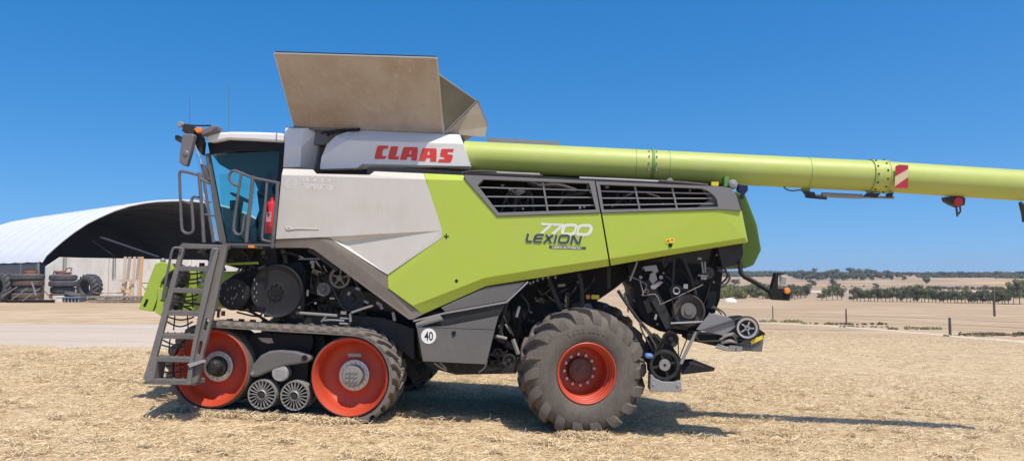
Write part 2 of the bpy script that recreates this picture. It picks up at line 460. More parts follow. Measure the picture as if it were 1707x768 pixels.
# faint maker's sticker on the cream panel
cs = lambda p: (460 + p[0] / 14.225, 280 + p[1] / 14.225)
b = NB()
for (r0, r1, a0, a1) in ((130, 118, -60, 215), (92, 70, 120, 400), (165, 150, 100, 190)):
    pts = [(355 + r0 * math.cos(R(a0 + (a1 - a0) * k / 24)), 350 + r0 * math.sin(R(a0 + (a1 - a0) * k / 24))) for k in range(25)]
    stroke(b, pts, 22, V0 - .002, cs)
part('faded_swirl', b, M_ghost, cream)
text_px('faded_lettering', 'SEED', cs((545, 225)), cs((1310, 240)), cs((545, 320)), V0 - .002, M_ghost, cream, .03)
text_px('faded_lettering', 'TERMINATOR', cs((600, 345)), cs((1370, 400)), cs((600, 490)), V0 - .002, M_ghost, cream, .03)

# grey skirt running down under the cream panel
b = NB()
shell(b, [
    [(459.4, 399.2, .11), (534.5, 396.2, .11), (549, 397.4, .12), (646, 458.5, .11), (647, 480.6, .11), (687, 510.2, .11), (704, 524.2, .14), (688, 532.5, .13), (681, 532, .13), (523, 416, .13), (513, 413, .13), (458, 413, .13)],
], .04)
part('grey_skirt', b, M_grey_d, bevel=.006)
b = NB(); pp(b, [(513, 414), (523, 417), (565, 448), (560, 452), (524, 425), (513, 420)], .2, .05); part('skirt_bracket', b, M_dark2)

# ================================================================== grille frames
def rr(b_, pts): return pts
b = NB()
outer = [(773, 291.5), (991, 301.5), (1000.5, 354.8), (829, 360.4), (776, 300)]
inner = [(806, 299), (982, 305.5), (993.4, 349.5), (830.5, 354.2), (796, 309)]
ring_frame(b, outer, inner, .085, .10)
g1 = part('grille_frame', b, M_frame, bevel=.006)
b = NB()
o2 = [(993, 302.2), (1201, 310.8), (1219, 313.5), (1227.5, 325), (1235.5, 351), (1197, 348.9), (1003, 354.8)]
i2 = [(1000, 307.5), (1169, 314), (1180, 318), (1190, 326), (1195, 333), (1197, 345), (1006.5, 349.5)]
ring_frame(b, o2, i2, .085, .10)
g2 = part('grille_frame', b, M_frame, bevel=.006)
def bar(b, p, q, w, v=.12, th=.04):
    a, c = P(*p, v), P(*q, v); d = (c - a).normalized(); n = Vector((-d.z, 0, d.x)) * w / 2
    prism(b, [a + n, c + n, c - n, a - n], (0, th, 0))
for px, py, qx, qy in ((799, 312, 986, 317), (811, 327.5, 990, 329), (823, 343.2, 991.8, 341.8)):
    b = NB(); bar(b, (px, py), (qx, qy), .013); part('grille_slat', b, M_lgrey, g1)
b = NB(); bar(b, (905, 304), (913, 352), .022, .11, .05); part('grille_post', b, M_frame, g1)
for px, py, qx, qy in ((1001, 318.5, 1183, 322.5), (1004, 330, 1187, 330.5), (1005.5, 341.5, 1190, 339)):
    b = NB(); bar(b, (px, py), (qx, qy), .013); part('grille_slat', b, M_lgrey, g2)
for p, q in (((1058, 309), (1066.5, 349)), ((1120.5, 312), (1128.5, 347))):
    b = NB(); bar(b, p, q, .022, .11, .05); part('grille_post', b, M_frame, g2)
b = NB(); pp(b, [(1168, 314), (1195, 333), (1197, 346), (1160, 347), (1184, 332)], .19, .03); part('grille_end_plate', b, M_frame, g2)

# things seen behind the grilles
for cx, cy, r in ((863, 330, 20), (948, 322, 12), (1040, 330, 14)):
    b = NB(); pulley(b, cx, cy, r, .40, .06, spokes=5); part('engine_pulley', b, M_dark2)
b = NB()
ptube(b, [(836, 352, .3), (842, 335, .3), (850, 320, .3), (868, 314, .3), (884, 320, .3), (888, 340, .3), (890, 352, .3)], 0, .018, 8, 4)
ptube(b, [(858, 352, .28), (860, 330, .28), (852, 316, .28)], 0, .03, 8, 3)
ptube(b, [(880, 302, .3), (900, 310, .3), (930, 309, .3), (960, 318, .3)], 0, .035, 8, 3)
ptube(b, [(1020, 346, .35), (1060, 320, .35), (1100, 330, .35)], 0, .02, 8, 3)
ptube(b, [(930, 345, .33), (945, 325, .33), (975, 322, .33), (980, 308, .33)], 0, .022, 8, 3)
part('engine_hose', b, M_dark2)
b = NB()
pp(b, [(848, 314), (872, 312), (876, 320), (862, 327), (850, 324)], .34, .04); part('engine_bracket', b, M_galv)
for x, y, w, h in ((838, 309, 5, 3), (902, 306, 4, 2), (872, 348, 3, 3), (967, 345, 4, 6), (974, 344, 3, 5), (858, 353, 4, 2), (985, 318, 3, 8), (1012, 312, 6, 4), (1105, 340, 4, 3), (1150, 318, 3, 4)):
    b = NB(); box(b, P(x, y, .36), (w / 128, .03, h / 128)); part('engine_bracket', b, M_galv)

# ================================================================== dark core of the machine
b = NB()
pp(b, [(476, 300), (700, 300), (1000, 310), (1215, 322), (1229, 400), (1208, 412), (1190, 440), (1060, 452), (1026, 480), (994, 502), (992, 517), (960, 560), (900, 606), (845, 606), (700, 600), (640, 548), (560, 530), (440, 528), (440, 470), (462, 416), (474, 410)], .90, 1.5)
part('chassis', b, M_dark)
b = NB()   # deck above the grilles, seen under the auger
pp(b, [(612, 279), (700, 281), (790, 287), (1215, 311), (1215, 316), (990, 304), (780, 294), (612, 292)], .30, 2.4)
part('engine_deck', b, M_dark2)
b = NB(); pp(b, [(785, 262), (1212, 290), (1215, 318), (1000, 306), (785, 296)], 1.0, 1.1); part('engine_cowl', b, M_dark)
b = NB()
pp(b, [(812, 229), (932, 236), (934, 300), (812, 290)], 1.2, 1.2); part('engine_air_intake', b, M_lgrey)
b = NB()
ptube(b, [(790, 286, .22), (860, 290, .22), (900, 292.5, .22)], 0, .012); ptube(b, [(966, 297, .24), (1040, 300, .24), (1100, 303, .24)], 0, .02)
ptube(b, [(828, 288, .2), (900, 291, .2)], 0, .018)
part('deck_pipe', b, M_lgrey)
b = NB()
ptube(b, [(770, 288, .2), (800, 285, .2), (860, 289, .24), (905, 293, .26)], 0, .014, 8, 3)
ptube(b, [(1098, 302, .2), (1140, 305, .2), (1180, 309, .26)], 0, .022, 8, 3)
part('deck_hose', b, M_rub)
b = NB(); lathe(b, P(1117, 301.5, .2), [(.04, 0), (.04, .06)], 20, cap0=True, cap1=True); part('deck_cap', b, M_lgrey)
b = NB(); pp(b, [(1186, 303), (1198, 303), (1198, 309), (1194, 312), (1186, 311)], .3, .06); part('lifting_eye', b, M_yel)
b = NB(); box2(b, P(1203, 297, .55), P(1215, 312, .35) ); part('auger_rest', b, M_hood)
b = NB(); lathe(b, P(1222, 307, .3), [(.0005, -.03), (.05, -.02), (.065, .02), (.05, .05)], 20); part('work_lamp', b, M_lgrey)
b = NB(); pp(b, [(1231, 306), (1247, 308), (1247, 318), (1242, 323), (1240, 331), (1235, 331), (1234, 322), (1230, 317)], .45, .12); part('rear_beacon', b, plain('dark_blue_plastic', (.01, .012, .05), .3), bevel=.01)
# rear hood
b = NB()
shell(b, [[(1215, 316, .42), (1243, 324, .45), (1262.5, 374, .72), (1269.5, 416, .93), (1257, 441.5, 1.06), (1240, 448, 1.10), (1229, 430, 1.01), (1205, 420, .96)]], 1.4)
hood = part('rear_hood', b, M_hood, bevel=.02)

# ================================================================== body between cab and tank, and the tank's side cover
b = NB()
shell(b, [[(475, 213, .55), (507, 213.5, .55), (503, 244, .48), (474, 243, .48)],
          [(474, 243, .48), (503, 244, .48), (500, 279, .5), (471.5, 279.5, .5)],
          [(507, 213.5, .55), (537, 214, .75), (524, 283, .75), (500, 279, .5), (503, 244, .48)]], .5)
part('shoulder_cover', b, M_cream2, bevel=.01)
b = NB(); pp(b, [(476, 211.5), (538, 213), (560, 214), (560, 218), (476, 215)], .6, 1.9)
pp(b, [(520, 216), (560, 216), (560, 290), (520, 285)], .85, 1.6)
part('tank_front_wall', b, M_grey)
cc = lambda p: (610 + p[0] / 9.483, 220 + p[1] / 9.483)
b = NB()
shell(b, [
    [(533.5, 279, .37), (536, 262, .37), (545, 241, .39), (560, 226.5, .50), (580, 219.5, .58), (598, 217.5, .62), (766, 224.4, .62), (767, 228, .55), (772, 240, .37), (581, 234, .37), (560, 246, .37), (545, 262, .37)],
    [(533.5, 279, .37), (545, 262, .37), (560, 246, .37), (581, 234, .37), (772, 240, .37), (784, 277, .37), (612, 270, .37), (604, 273, .37), (596, 280, .37), (534, 282, .38)],
    [(534, 282, .38), (596, 280, .37), (604, 273, .37), (612, 270, .37), (784, 277, .37), (782, 283, .48), (609, 273.5, .48), (603, 282.5, .48), (534, 283.5, .48)],
], .12)
tc = part('tank_side_cover', b, M_cream2)
for f in tc.data.polygons: f.use_smooth = False
b = NB(); pp(b, [(612, 273), (782, 282), (782, 292), (600, 290), (540, 289), (525, 288), (528, 282), (600, 283)], .52, .2); part('cover_recess', b, M_dark2)
letters = [
    ([(200, 215), (358, 218), (342, 268), (285, 266), (268, 285), (252, 350), (262, 382), (322, 384), (300, 428), (150, 425), (135, 408), (152, 330), (178, 235)], None),
    ([(392, 226), (515, 228), (480, 345), (470, 388), (530, 390), (510, 438), (365, 434), (348, 412), (362, 345)], None),
    ([(600, 238), (815, 240), (822, 300), (800, 455), (715, 450), (722, 398), (660, 395), (640, 442), (535, 440), (575, 300)], [(702, 290), (722, 290), (715, 350), (678, 350)]),
    ([(900, 256), (1115, 262), (1118, 330), (1112, 470), (1012, 467), (1020, 412), (960, 408), (935, 460), (835, 458), (875, 320)], [(990, 303), (1008, 303), (1006, 362), (966, 360)]),
    ([(1215, 265), (1392, 268), (1375, 318), (1300, 315), (1290, 352), (1360, 358), (1378, 375), (1350, 465), (1322, 482), (1135, 476), (1160, 430), (1235, 430), (1242, 398), (1190, 392), (1170, 370), (1190, 280)], None)]
for pts, hole in letters:
    b = NB(); flat(b, pts, .366, cc, hole, .003); part('maker_letter', b, M_redtxt, tc)

# ================================================================== grain tank lids
def slab(bm, q, off):
    off = Vector(off); a = [bm.verts.new(p) for p in q]; c = [bm.verts.new(p + off) for p in q]
    bm.faces.new(a); bm.faces.new(c[::-1]); n = len(a)
    for i in range(n): bm.faces.new((a[i], c[i], c[(i + 1) % n], a[(i + 1) % n]))
A0, A1, A2, A3 = P(457, 89, -.18), P(728, 97, -.18), P(739, 222, .62), P(491, 213, .62)
b = NB(); slab(b, [A0, A1, A2, A3], (0, .03, .015)); lid = part('tank_side_lid', b, M_tank, bevel=.004)
b = NB()
for p, q in ((A0, A1), (A1, A2), (A3, A0)):
    tube(b, [p + Vector((0, .01, 0)), q + Vector((0, .01, 0))], .014, 6)
part('lid_edge', b, M_steel, lid)
b = NB(); slab(b, [P(459, 85.5, -.12), P(727, 93.5, -.12), P(727, 96.5, -.12), P(459, 88.5, -.12)], (0, .16, 0)); part('lid_top_flange', b, M_dark2, lid)
rB, rA = P(794, 168, .75), P(741, 221, .66)
rC = P(812, 211, 2.65); rD = P(770, 240, 2.65)
b = NB(); slab(b, [rA, rB, rC, rD], (.02, 0, .02)); part('tank_rear_lid', b, M_tank, bevel=.003)
b = NB(); slab(b, [P(742, 222.5, .64), P(796, 171, .74), P(812.5, 211, .9), P(808, 229, .9)], (0, .02, 0)); part('corner_plate', b, M_tank)
b = NB(); slab(b, [P(731, 124, -.0), rB + Vector((0, 0, 0)), rA], (0, .02, 0)); part('gusset_sheet', b, paint('stained_gusset_steel', (.17, .15, .125), .5, .7, .3, dustcol=(.36, .31, .25), scale=3))
b = NB(); tube(b, [P(731, 124, -.0), rB, rA], .012, 6); part('gusset_edge', b, M_steel)
b = NB(); slab(b, [P(510, 214, .8), P(480, 112, .8), P(540, 190, 2.5), P(560, 225, 2.5)], (.02, 0, 0)); part('tank_front_lid', b, M_tank)
b = NB(); slab(b, [P(560, 220, 2.6), P(540, 150, 3.1), P(780, 190, 3.1), P(760, 235, 2.6)], (0, .02, 0)); part('tank_far_lid', b, M_tank)
b = NB(); pp(b, [(505, 210), (765, 221), (765, 250), (505, 240)], .66, 2.0); part('grain_tank', b, M_grey)
b = NB(); ptube(b, [(545, 226, .55), (560, 219, .55), (600, 216, .58)], 0, .02, 6, 2); ptube(b, [(535, 222, .55), (575, 216, .6)], 0, .015, 6); part('lid_actuator', b, M_dark)

# ================================================================== unloading auger
aA, aB, aC = P(774, 260.5, .66), P(1474, 294.5, .98), P(1765, 313.0, 1.12)
AR = .213
def tube_prof(bm, a, c, prof, seg=40):
    "prof: (position 0..1 along a-c, radius)"
    d = (c - a).normalized(); n = d.orthogonal().normalized(); m = d.cross(n); rings = []
    for t, r in prof:
        p = a + (c - a) * t
        rings.append([bm.verts.new(p + (n * math.cos(2 * math.pi * j / seg) + m * math.sin(2 * math.pi * j / seg)) * r) for j in range(seg)])
    for x, y in zip(rings, rings[1:]):
        for j in range(seg): bm.faces.new((x[j], x[(j + 1) % seg], y[(j + 1) % seg], y[j]))
    bm.faces.new(rings[0][::-1]); bm.faces.new(rings[-1])
def along(px): # parameter on A-B at photo column px
    lo, hi = 0, 1
    for _ in range(30):
        m = (lo + hi) / 2; w = MM @ (aA + (aB - aA) * m); x = CX + F * w.x / (w.y * math.cos(PITCH) + (w.z - 2) * math.sin(PITCH))
        if x < px: lo = m
        else: hi = m
    return lo
b = NB(); tube_prof(b, aA, aB, [(0, AR), (1, AR)]); aug = part('auger_tube', b, M_auger, smooth=True)
t1 = along(1086)
b = NB(); tube_prof(b, aA, aB, [(t1 - .003, AR), (t1 - .003, AR + .014), (t1 + .003, AR + .014), (t1 + .003, AR)]); sm = part('auger_band', b, M_hood, aug, smooth=True)
ax = (aB - aA).normalized()
for tt in (t1 - .009, t1 + .009):
    for k in range(14):
        a = 2 * math.pi * k / 14; p = aA + (aB - aA) * tt + Vector((0, math.cos(a), math.sin(a))) * (AR + .008); b = NB(); box(b, p, (.018, .018, .018)); part('band_bolt', b, M_lgrey, sm)
for px in (1058, 1113, 1345):
    b = NB(); t_ = along(px); tube_prof(b, aA, aB, [(t_ - .0006, AR), (t_ - .0006, AR + .002), (t_ + .0006, AR + .002), (t_ + .0006, AR)]); part('auger_seam', b, M_hood, aug)
t2, t3 = along(1450), along(1487)
b = NB(); tube_prof(b, aA, aB, [(t2 - .002, AR), (t2 - .002, AR + .02), (t2, AR + .02), (t2, AR + .012), (t3, AR + .012), (t3, AR + .02), (t3 + .002, AR + .02), (t3 + .003, AR)])
col = part('auger_fold_collar', b, M_auger, smooth=True)
for tt in (t2 + .006, t3 - .006):
    for k in range(12):
        a = 2 * math.pi * (k + .5 * (tt > t2 + .01)) / 12; p = aA + (aB - aA) * tt + Vector((0, math.cos(a), math.sin(a))) * (AR + .014); b = NB(); box(b, p, (.02, .02, .02)); part('collar_bolt', b, M_dark2, col)
b = NB(); tube_prof(b, aB, aC, [(0, AR - .002), (1, AR - .002)]); part('auger_outer_tube', b, M_auger, smooth=True)
b = NB()
tube(b, [aC + Vector((-.1, 0, 0)), aC + Vector((.12, 0, -.02)), aC + Vector((.2, 0, -.15)), aC + Vector((.22, 0, -.28))], .16, 20); part('spout', b, M_rub, smooth=True)
b = NB(); ptube(b, [(1700, 337, 1.08), (1709, 352, 1.08), (1716, 366, 1.08)], 0, [.02, .09], 10); part('spout_flap', b, M_rub)
# reflector board
def rp(x, y, dv=0): return P(x, y, .98 - AR - .02 + dv)
b = NB(); slab(b, [rp(1493, 277), rp(1514.5, 275.5), rp(1513.5, 313.5), rp(1491.5, 313.5)], (0, .008, 0)); rf = part('warning_board', b, plain('board_cream', (.62, .50, .30), .5))
b = NB(); slab(b, [rp(1493, 277, -.003), rp(1499, 274.5, -.003), rp(1514, 275.5, -.003), rp(1514, 281, -.003), rp(1492, 294, -.003)], (0, .002, 0))
slab(b, [rp(1514, 295, -.003), rp(1513.5, 313.5, -.003), rp(1492, 313.5, -.003), rp(1492.5, 310, -.003)], (0, .002, 0)); part('red_stripe', b, plain('stripe_red', (.42, .02, .04), .4), rf)
# folding ram and lamp below the auger
b = NB(); pp(b, [(1337, 311), (1351, 312), (1350, 320), (1345, 325), (1341, 320)], .93, .08); part('ram_bracket', b, M_hood)
b = NB(); ptube(b, [(1345, 326, .93), (1490, 329.5, .98)], 0, .018, 10); ptube(b, [(1370, 324.5, .93), (1437, 327.5, .96)], 0, .034, 10); ram = part('folding_ram', b, M_galv, smooth=True)
b = NB(); pp(b, [(1343, 319), (1358, 320), (1360, 328), (1345, 328)], .90, .08); ptube(b, [(1344, 328, .9), (1378, 331, .9)], 0, .016); part('ram_mount', b, M_dark2); b = NB(); pp(b, [(1448, 321), (1468, 322), (1462, 329), (1442, 327)], .9, .1); part('ram_mount', b, M_dark2); b = NB(); pp(b, [(1482, 321), (1490, 321), (1487, 329), (1481, 328)], .9, .1); part('ram_mount', b, M_dark2)
b = NB(); ptube(b, [(1305, 310, .9), (1312, 316, .9), (1322, 318, .9), (1336, 317, .9), (1345, 326, .9)], 0, .01, 6, 3); part('ram_hose', b, M_rub)
b = NB(); pp(b, [(1576, 328), (1600, 326), (1610, 330), (1609, 341), (1600, 345), (1588, 340), (1579, 335)], 1.0, .14); lp = part('auger_lamp', b, M_dark2, bevel=.01)
b = NB(); lathe(b, P(1598, 336, .99), [(.0005, -.01), (.06, -.005), (.07, .02)], 20); part('lamp_lens', b, M_redlens, lp)
b = NB(); ptube(b, [(1594, 342, 1.0), (1595, 352, 1.0), (1596, 361, 1.0)], 0, .014, 6, 2); ptube(b, [(1600, 343, 1.0), (1601, 352, 1.0), (1597, 357, 1.0)], 0, .012, 6, 2); part('lamp_cable', b, M_rub, lp)

# ================================================================== cab
CV = .62
roof_pts = [(345, 224), (360, 221), (385, 219.3), (425, 219.8), (462, 221.2), (473, 222.3), (473, 237), (455, 236), (420, 234), (380, 232.5), (352, 238), (340, 232)]
b = NB(); pp(b, roof_pts, CV - .06, 2.05); cr = part('cab_roof', b, M_white, bevel=.03)
b = NB(); box2(b, P(460.5, 221.5, CV - .066), P(461.5, 236, CV - .05)); part('roof_seam', b, M_grey, cr)
b = NB(); pp(b, [(346, 238), (380, 233.5), (420, 235), (473, 238), (473, 253), (400, 251), (350, 258)], CV + .01, .05)
pp(b, [(350, 238), (473, 238), (473, 246), (352, 250)], CV + .3, 1.4)
part('cab_header_rail', b, M_dark)
b = NB(); pp(b, [(466, 250), (474, 238), (474, 285), (461, 408), (455, 408)], CV, .10); cpil = part('cab_rear_pillar', b, M_dark)
b = NB(); pp(b, [(469, 240), (474, 240), (461, 410), (456, 410)], CV + .15, 1.75)
part('cab_rear_wall', b, M_dark)
b = NB(); bar(b, (345, 256), (374, 408), .05, CV - .01, .06); part('cab_front_pillar', b, M_grey)
b = NB(); bar(b, (340, 262), (368, 408), .04, CV + 1.85, .06); part('cab_far_pillar', b, M_dark)
b = NB(); pp(b, [(348, 258), (466, 252), (456, 406), (375, 406)], CV + .01, .012); part('cab_door_glass', b, M_glass)
b = NB(); pp(b, [(365, 290), (430, 285), (424, 330), (415, 380), (400, 404), (375, 404)], CV + 1.86, .012); part('far_door_glass', b, M_glass)
b = NB()   # curved windscreen
ps = [(343, 258), (352, 300), (362, 350), (372, 402)]
lft = [[P(x, y, CV + .04 + (1.75) * k / 8) + Vector((-.18 * math.sin(math.pi * k / 8), 0, 0)) for x, y in ps] for k in range(9)]
vs = [[b.verts.new(p) for p in r] for r in lft]
for k in range(8):
    for j in range(3): b.faces.new((vs[k][j], vs[k + 1][j], vs[k + 1][j + 1], vs[k][j + 1]))
part('windscreen', b, M_glass, smooth=True)
b = NB(); pp(b, [(372, 402), (458, 404), (458, 413), (374, 413)], CV, 1.85); part('cab_floor', b, M_dark)
b = NB()
pp(b, [(440, 330), (452, 328), (457, 345), (452, 385), (436, 388), (430, 380)], CV + .7, .55); pp(b, [(405, 380), (440, 378), (446, 390), (440, 398), (408, 396)], CV + .7, .55)
pp(b, [(444, 312), (454, 310), (456, 326), (446, 328)], CV + .8, .35)
st = part('driver_seat', b, M_int, bevel=.03)
b = NB(); lathe(b, Vector(), [(.17, -.012), (.19, 0), (.17, .012), (.155, 0), (.17, -.012)], 24, 'Z')
box(b, (0, 0, 0), (.3, .03, .012)); swm = part('steering_wheel', b, M_int); swm.location = P(402, 330, CV + .95); swm.rotation_euler = (0, R(25), 0)
b = NB(); ptube(b, [(402, 332, CV + .95), (392, 400, CV + .95)], 0, .04); part('steering_column', b, M_int)
b = NB(); pp(b, [(383, 334), (398, 333), (400, 348), (394, 352), (383, 350)], CV + 1.95, .08); ptube(b, [(386, 350, CV + 1.95), (384, 390, CV + 1.95)], 0, .008, 6); ptube(b, [(391, 350, CV + 1.95), (389, 395, CV + 1.95)], 0, .008, 6); part('far_mirror', b, M_dark)
b = NB(); pp(b, [(428, 318), (448, 322), (466, 318), (458, 404), (404, 404), (412, 385), (424, 372), (432, 350)], CV + 1.3, .4); part('cab_console', b, M_dark)
b = NB(); pp(b, [(352, 256), (470, 252), (467, 290), (450, 287), (438, 296), (432, 322), (425, 303), (408, 290), (385, 285), (366, 274)], CV + .6, .9); part('roof_liner', b, M_int)
# mirror, lamps and brackets at the cab's front corner
mv = .35
b = NB(); pp(b, [(304.5, 222), (322.5, 223), (323, 227), (318.5, 249), (310.5, 277), (305, 276), (297.8, 271), (299, 255), (301.5, 236)], mv, .10); mi = part('rear_view_mirror', b, M_mirror, bevel=.02)
b = NB(); lathe(b, P(309.5, 256, mv), [(.0005, -.014), (.03, -.012), (.045, 0)], 20); part('mirror_cap', b, M_mirror, mi)
b = NB(); lathe(b, P(299.5, 207, mv + .05), [(.0005, -.01), (.035, -.01), (.042, 0), (.042, .05), (.0005, .07)], 20); part('round_lamp', b, M_lgrey, smooth=True)
b = NB(); pp(b, [(291, 226), (296, 225), (304, 229), (302, 239), (291.5, 233)], mv + .1, .09); part('front_camera', b, M_dark2, bevel=.008)
b = NB()
pp(b, [(306, 210), (313, 207), (322, 211), (324, 218), (322, 224), (308, 222), (303, 218)], mv + .08, .12)
ptube(b, [(299, 208, mv + .1), (312, 209, mv + .1), (321, 210, mv + .1)], 0, .02); ptube(b, [(320, 209.5, mv + .1), (352, 209.5, mv + .1)], 0, .012)
pp(b, [(322, 226), (334, 222), (338, 238), (336, 258), (330, 250), (322, 240)], mv + .15, .1)
part('mirror_bracket', b, M_dark2)
b = NB(); pp(b, [(334, 218), (350, 210), (361, 209), (362, 212), (352, 220), (336, 226)], mv + .08, .2); part('roof_wing', b, M_mirror, bevel=.015)
b = NB(); pp(b, [(322, 215), (330, 211.5), (336, 214), (335, 221), (328, 222)], mv + .06, .08); part('indicator_lamp', b, M_orange, bevel=.012)
b = NB(); ptube(b, [(322, 234, mv + .1), (332, 262, mv + .1)], 0, .013); ptube(b, [(333, 264, mv + .1), (336, 274, mv + .1)], 0, .016); part('wiper_rod', b, M_steel)
b = NB(); pp(b, [(334, 274), (338, 274), (347, 300), (343, 303), (337, 290)], mv + .12, .1)
ptube(b, [(338, 290, mv + .1), (346, 340, mv + .1), (356, 404, mv + .1)], 0, .022)
ptube(b, [(345, 262, mv + .2), (352, 300, mv + .2), (358, 345, mv + .2), (368, 404, mv + .2)], 0, .020)
part('corner_strut', b, M_rail)
for x, y0, y1 in ((316, 163, 209), (381, 140, 220)):
    b = NB(); ptube(b, [(x, y0), (x + .3, y1)], 1.3, .0034, 6); part('antenna', b, M_grey)
# hand rails
def rail(pts, v=-.15, r=.019, name='hand_rail', sm=3):
    b = NB(); tube(b, [P(x, y, v) for x, y in pts], r, 8, True, sm); return part(name, b, M_rail, smooth=True)
LV = -.22
rail([(331, 293), (327, 291), (304, 285.5), (299.5, 289), (299.5, 300), (301, 340), (303, 378), (306, 386), (314, 389), (321, 386), (322, 376), (320, 345), (319.5, 334), (323, 328), (331, 329)], LV)
rail([(302, 334), (319, 340)], LV, .012)
rail([(331.5, 288), (336, 340), (340, 404)], LV, .024)
rail([(332, 297), (343, 303), (350, 306)], LV, .018)
rail([(341, 357), (360, 360)], LV, .012); rail([(341, 335), (352, 337)], LV, .010)
rail([(400.5, 311), (388, 306), (382.5, 298), (383, 290), (388, 285), (396, 286), (420, 296), (440, 300), (466, 305.5)], -.1)
rail([(402, 292), (396, 330), (391, 365), (389.5, 381), (393, 389), (399, 391), (404, 387), (406, 372), (409, 360), (415, 357)], -.1)
rail([(422, 293), (418, 330), (413, 375), (410.5, 404)], -.1, .026)
rail([(445, 304), (443, 330), (439, 370), (437, 392), (439, 400), (453, 403)], -.1, .017)
rail([(463, 305), (460, 350), (456, 390), (453.5, 413)], -.1, .024); rail([(442, 356), (450, 356)], -.1, .012)
b = NB(); lathe(b, P(452.5, 388, .12), [(.0005, 0), (.05, 0)], 4, 'Z')
b.free(); b = NB()
c = P(452, 362, .2); h = 56 / 125
prf = [(.0005, -h / 2), (.07, -h / 2), (.075, -h / 2 + .02), (.075, h / 2 - .06), (.06, h / 2 - .02), (.025, h / 2), (.02, h / 2 + .05), (.0005, h / 2 + .05)]
lathe(b, c, prf, 20, 'Z'); fe = part('fire_extinguisher_cylinder', b, M_ext, smooth=True)
b = NB(); box(b, c + Vector((-.01, 0, h / 2 + .06)), (.09, .03, .03)); ptube(b, [(450, 335, .18), (446, 345, .12), (448, 360, .12)], 0, .01, 6, 3); part('extinguisher_handle', b, M_dark, fe)
b = NB(); box(b, c + Vector((0, -.077, 0)), (.07, .004, .14)); part('extinguisher_label', b, plain('label_pink', (.6, .25, .25), .5), fe)
b = NB(); pp(b, [(448, 392), (456, 392), (455, 405), (447, 405)], .2, .1); part('extinguisher_bracket', b, plain('olive_bracket', (.12, .14, .03), .6), fe)
# platform and ladder
b = NB(); box2(b, P(302, 408, LV - .03), P(458, 414, CV))
pf = part('platform', b, M_grey, bevel=.006)
b = NB(); pp(b, [(375, 405), (458, 407), (458, 410), (375, 409)], LV - .04, .04); part('platform_edge', b, M_rail, pf)
b = NB(); box2(b, P(414, 408.5, LV - .05), P(425, 413, LV - .02)); part('platform_marker', b, M_orange, pf)
b = NB(); pp(b, [(299, 408), (379, 408.5), (378, 415), (300, 414)], LV - .12, .12); part('ladder_top_plate', b, M_ladder, pf, bevel=.006)
LT, LB = LV - .14, LV - .42      # the ladder leans outward: top and bottom planes
def lv(y): return LT + (LB - LT) * (y - 412) / (640 - 412)
def L3(x, y, dv=0): return P(x, y, lv(y) + dv)
ladd = empty('ladder', HV)
b = NB(); slab(b, [L3(300, 412), L3(307, 412), L3(262, 590), L3(247, 634), L3(238, 632), L3(252, 586)], (0, .05, 0)); part('side_rail', b, M_ladder, ladd, bevel=.005)
b = NB()
def slot(x0, y0, x1, y1, w): # oval slot outline along a line
    out = []; d = math.atan2(y1 - y0, x1 - x0)
    for k in range(7): a = d + math.pi / 2 + math.pi * k / 6; out.append((x0 + w * math.cos(a), y0 + w * math.sin(a)))
    for k in range(7): a = d - math.pi / 2 + math.pi * k / 6; out.append((x1 + w * math.cos(a), y1 + w * math.sin(a)))
    return out
railR = [(365, 414), (378, 413), (356, 520), (344, 568), (338, 590), (333, 622), (328, 636), (318, 640), (322, 600), (330, 560)]
o = railR
for sl in (slot(345.5, 533, 341, 549, 2.6), slot(335.5, 570, 331, 589, 2.8)):
    o = poly_cut(o, sl[::-1])
slab(b, [L3(x, y) for x, y in o], (0, .05, 0)); part('side_rail', b, M_ladder, ladd)
b = NB(); slab(b, [L3(x, y, -.06) for x, y in ((352, 416), (365, 414), (330, 560), (322, 600), (318, 640), (310, 640), (318, 590), (324, 556))], (0, .02, 0)); part('rail_flange', b, M_ladder, ladd)
steps = [(446, 292, 348), (482.5, 283, 340), (520, 273, 333), (558.5, 264, 328), (597, 253, 323), (634.5, 241, 325)]
for i, (y, x0, x1) in enumerate(steps):
    b = NB(); a, c = L3(x0, y - 3), L3(x1, y - 1); h = 7.5 / 123
    slab(b, [a, c, c - Vector((0, 0, h)), a - Vector((0, 0, h))], (0, .20 if i < 5 else .26, 0))
    s_ = part('step', b, M_ladder, ladd, bevel=.006)
    b = NB()
    for k in range(5):
        q = a.lerp(c, (k + .7) / 5.4); box(b, q + Vector((0, .1, .006)), (.02, .17, .012), Matrix.Rotation(.5, 4, 'Z'))
    part('step_tread', b, M_grey, s_)
b = NB()
for i, (y, x0, x1) in enumerate(steps[:5]):
    x0 += 8
    for k in range(3 if i < 2 else 2):
        yy = y + 8 + k * 8; dx = -k * 2
        n = 9; w = x1 - x0 - 10
        pts = [(x0 + dx + w * j / (n - 1), yy + (8 if i > 1 else 4) * math.sin(math.pi * j / (n - 1)) * (1 if (k + i) % 2 else .6)) for j in range(n)]
        if yy + 8 < 640: tube(b, [P(x, q, lv(q) + .22) for x, q in pts], .011, 6)
    tube(b, [P(x0 + w * .25, y + 6, lv(y) + .22), P(x0 + w * .2, y + 30, lv(y) + .22)], .009, 6)
    tube(b, [P(x0 + w * .75, y + 6, lv(y) + .22), P(x0 + w * .78, y + 30, lv(y) + .22)], .009, 6)
part('riser_mesh', b, M_rub, ladd)
b = NB(); slab(b, [L3(249, 600), L3(262, 600), L3(256, 634), L3(240, 637)], (0, .22, 0)); part('boot_plate', b, M_ladder, ladd)
b = NB(); ptube(b, [(303, 414, LT - .03), (293, 412.5, LT - .06), (287, 418, LT - .08), (280, 450, LT - .1), (272, 492, LT - .12), (274, 500, LT - .1), (280, 503, LT - .06)], 0, .016, 8, 3); part('grab_rail', b, M_rail, ladd, smooth=True)
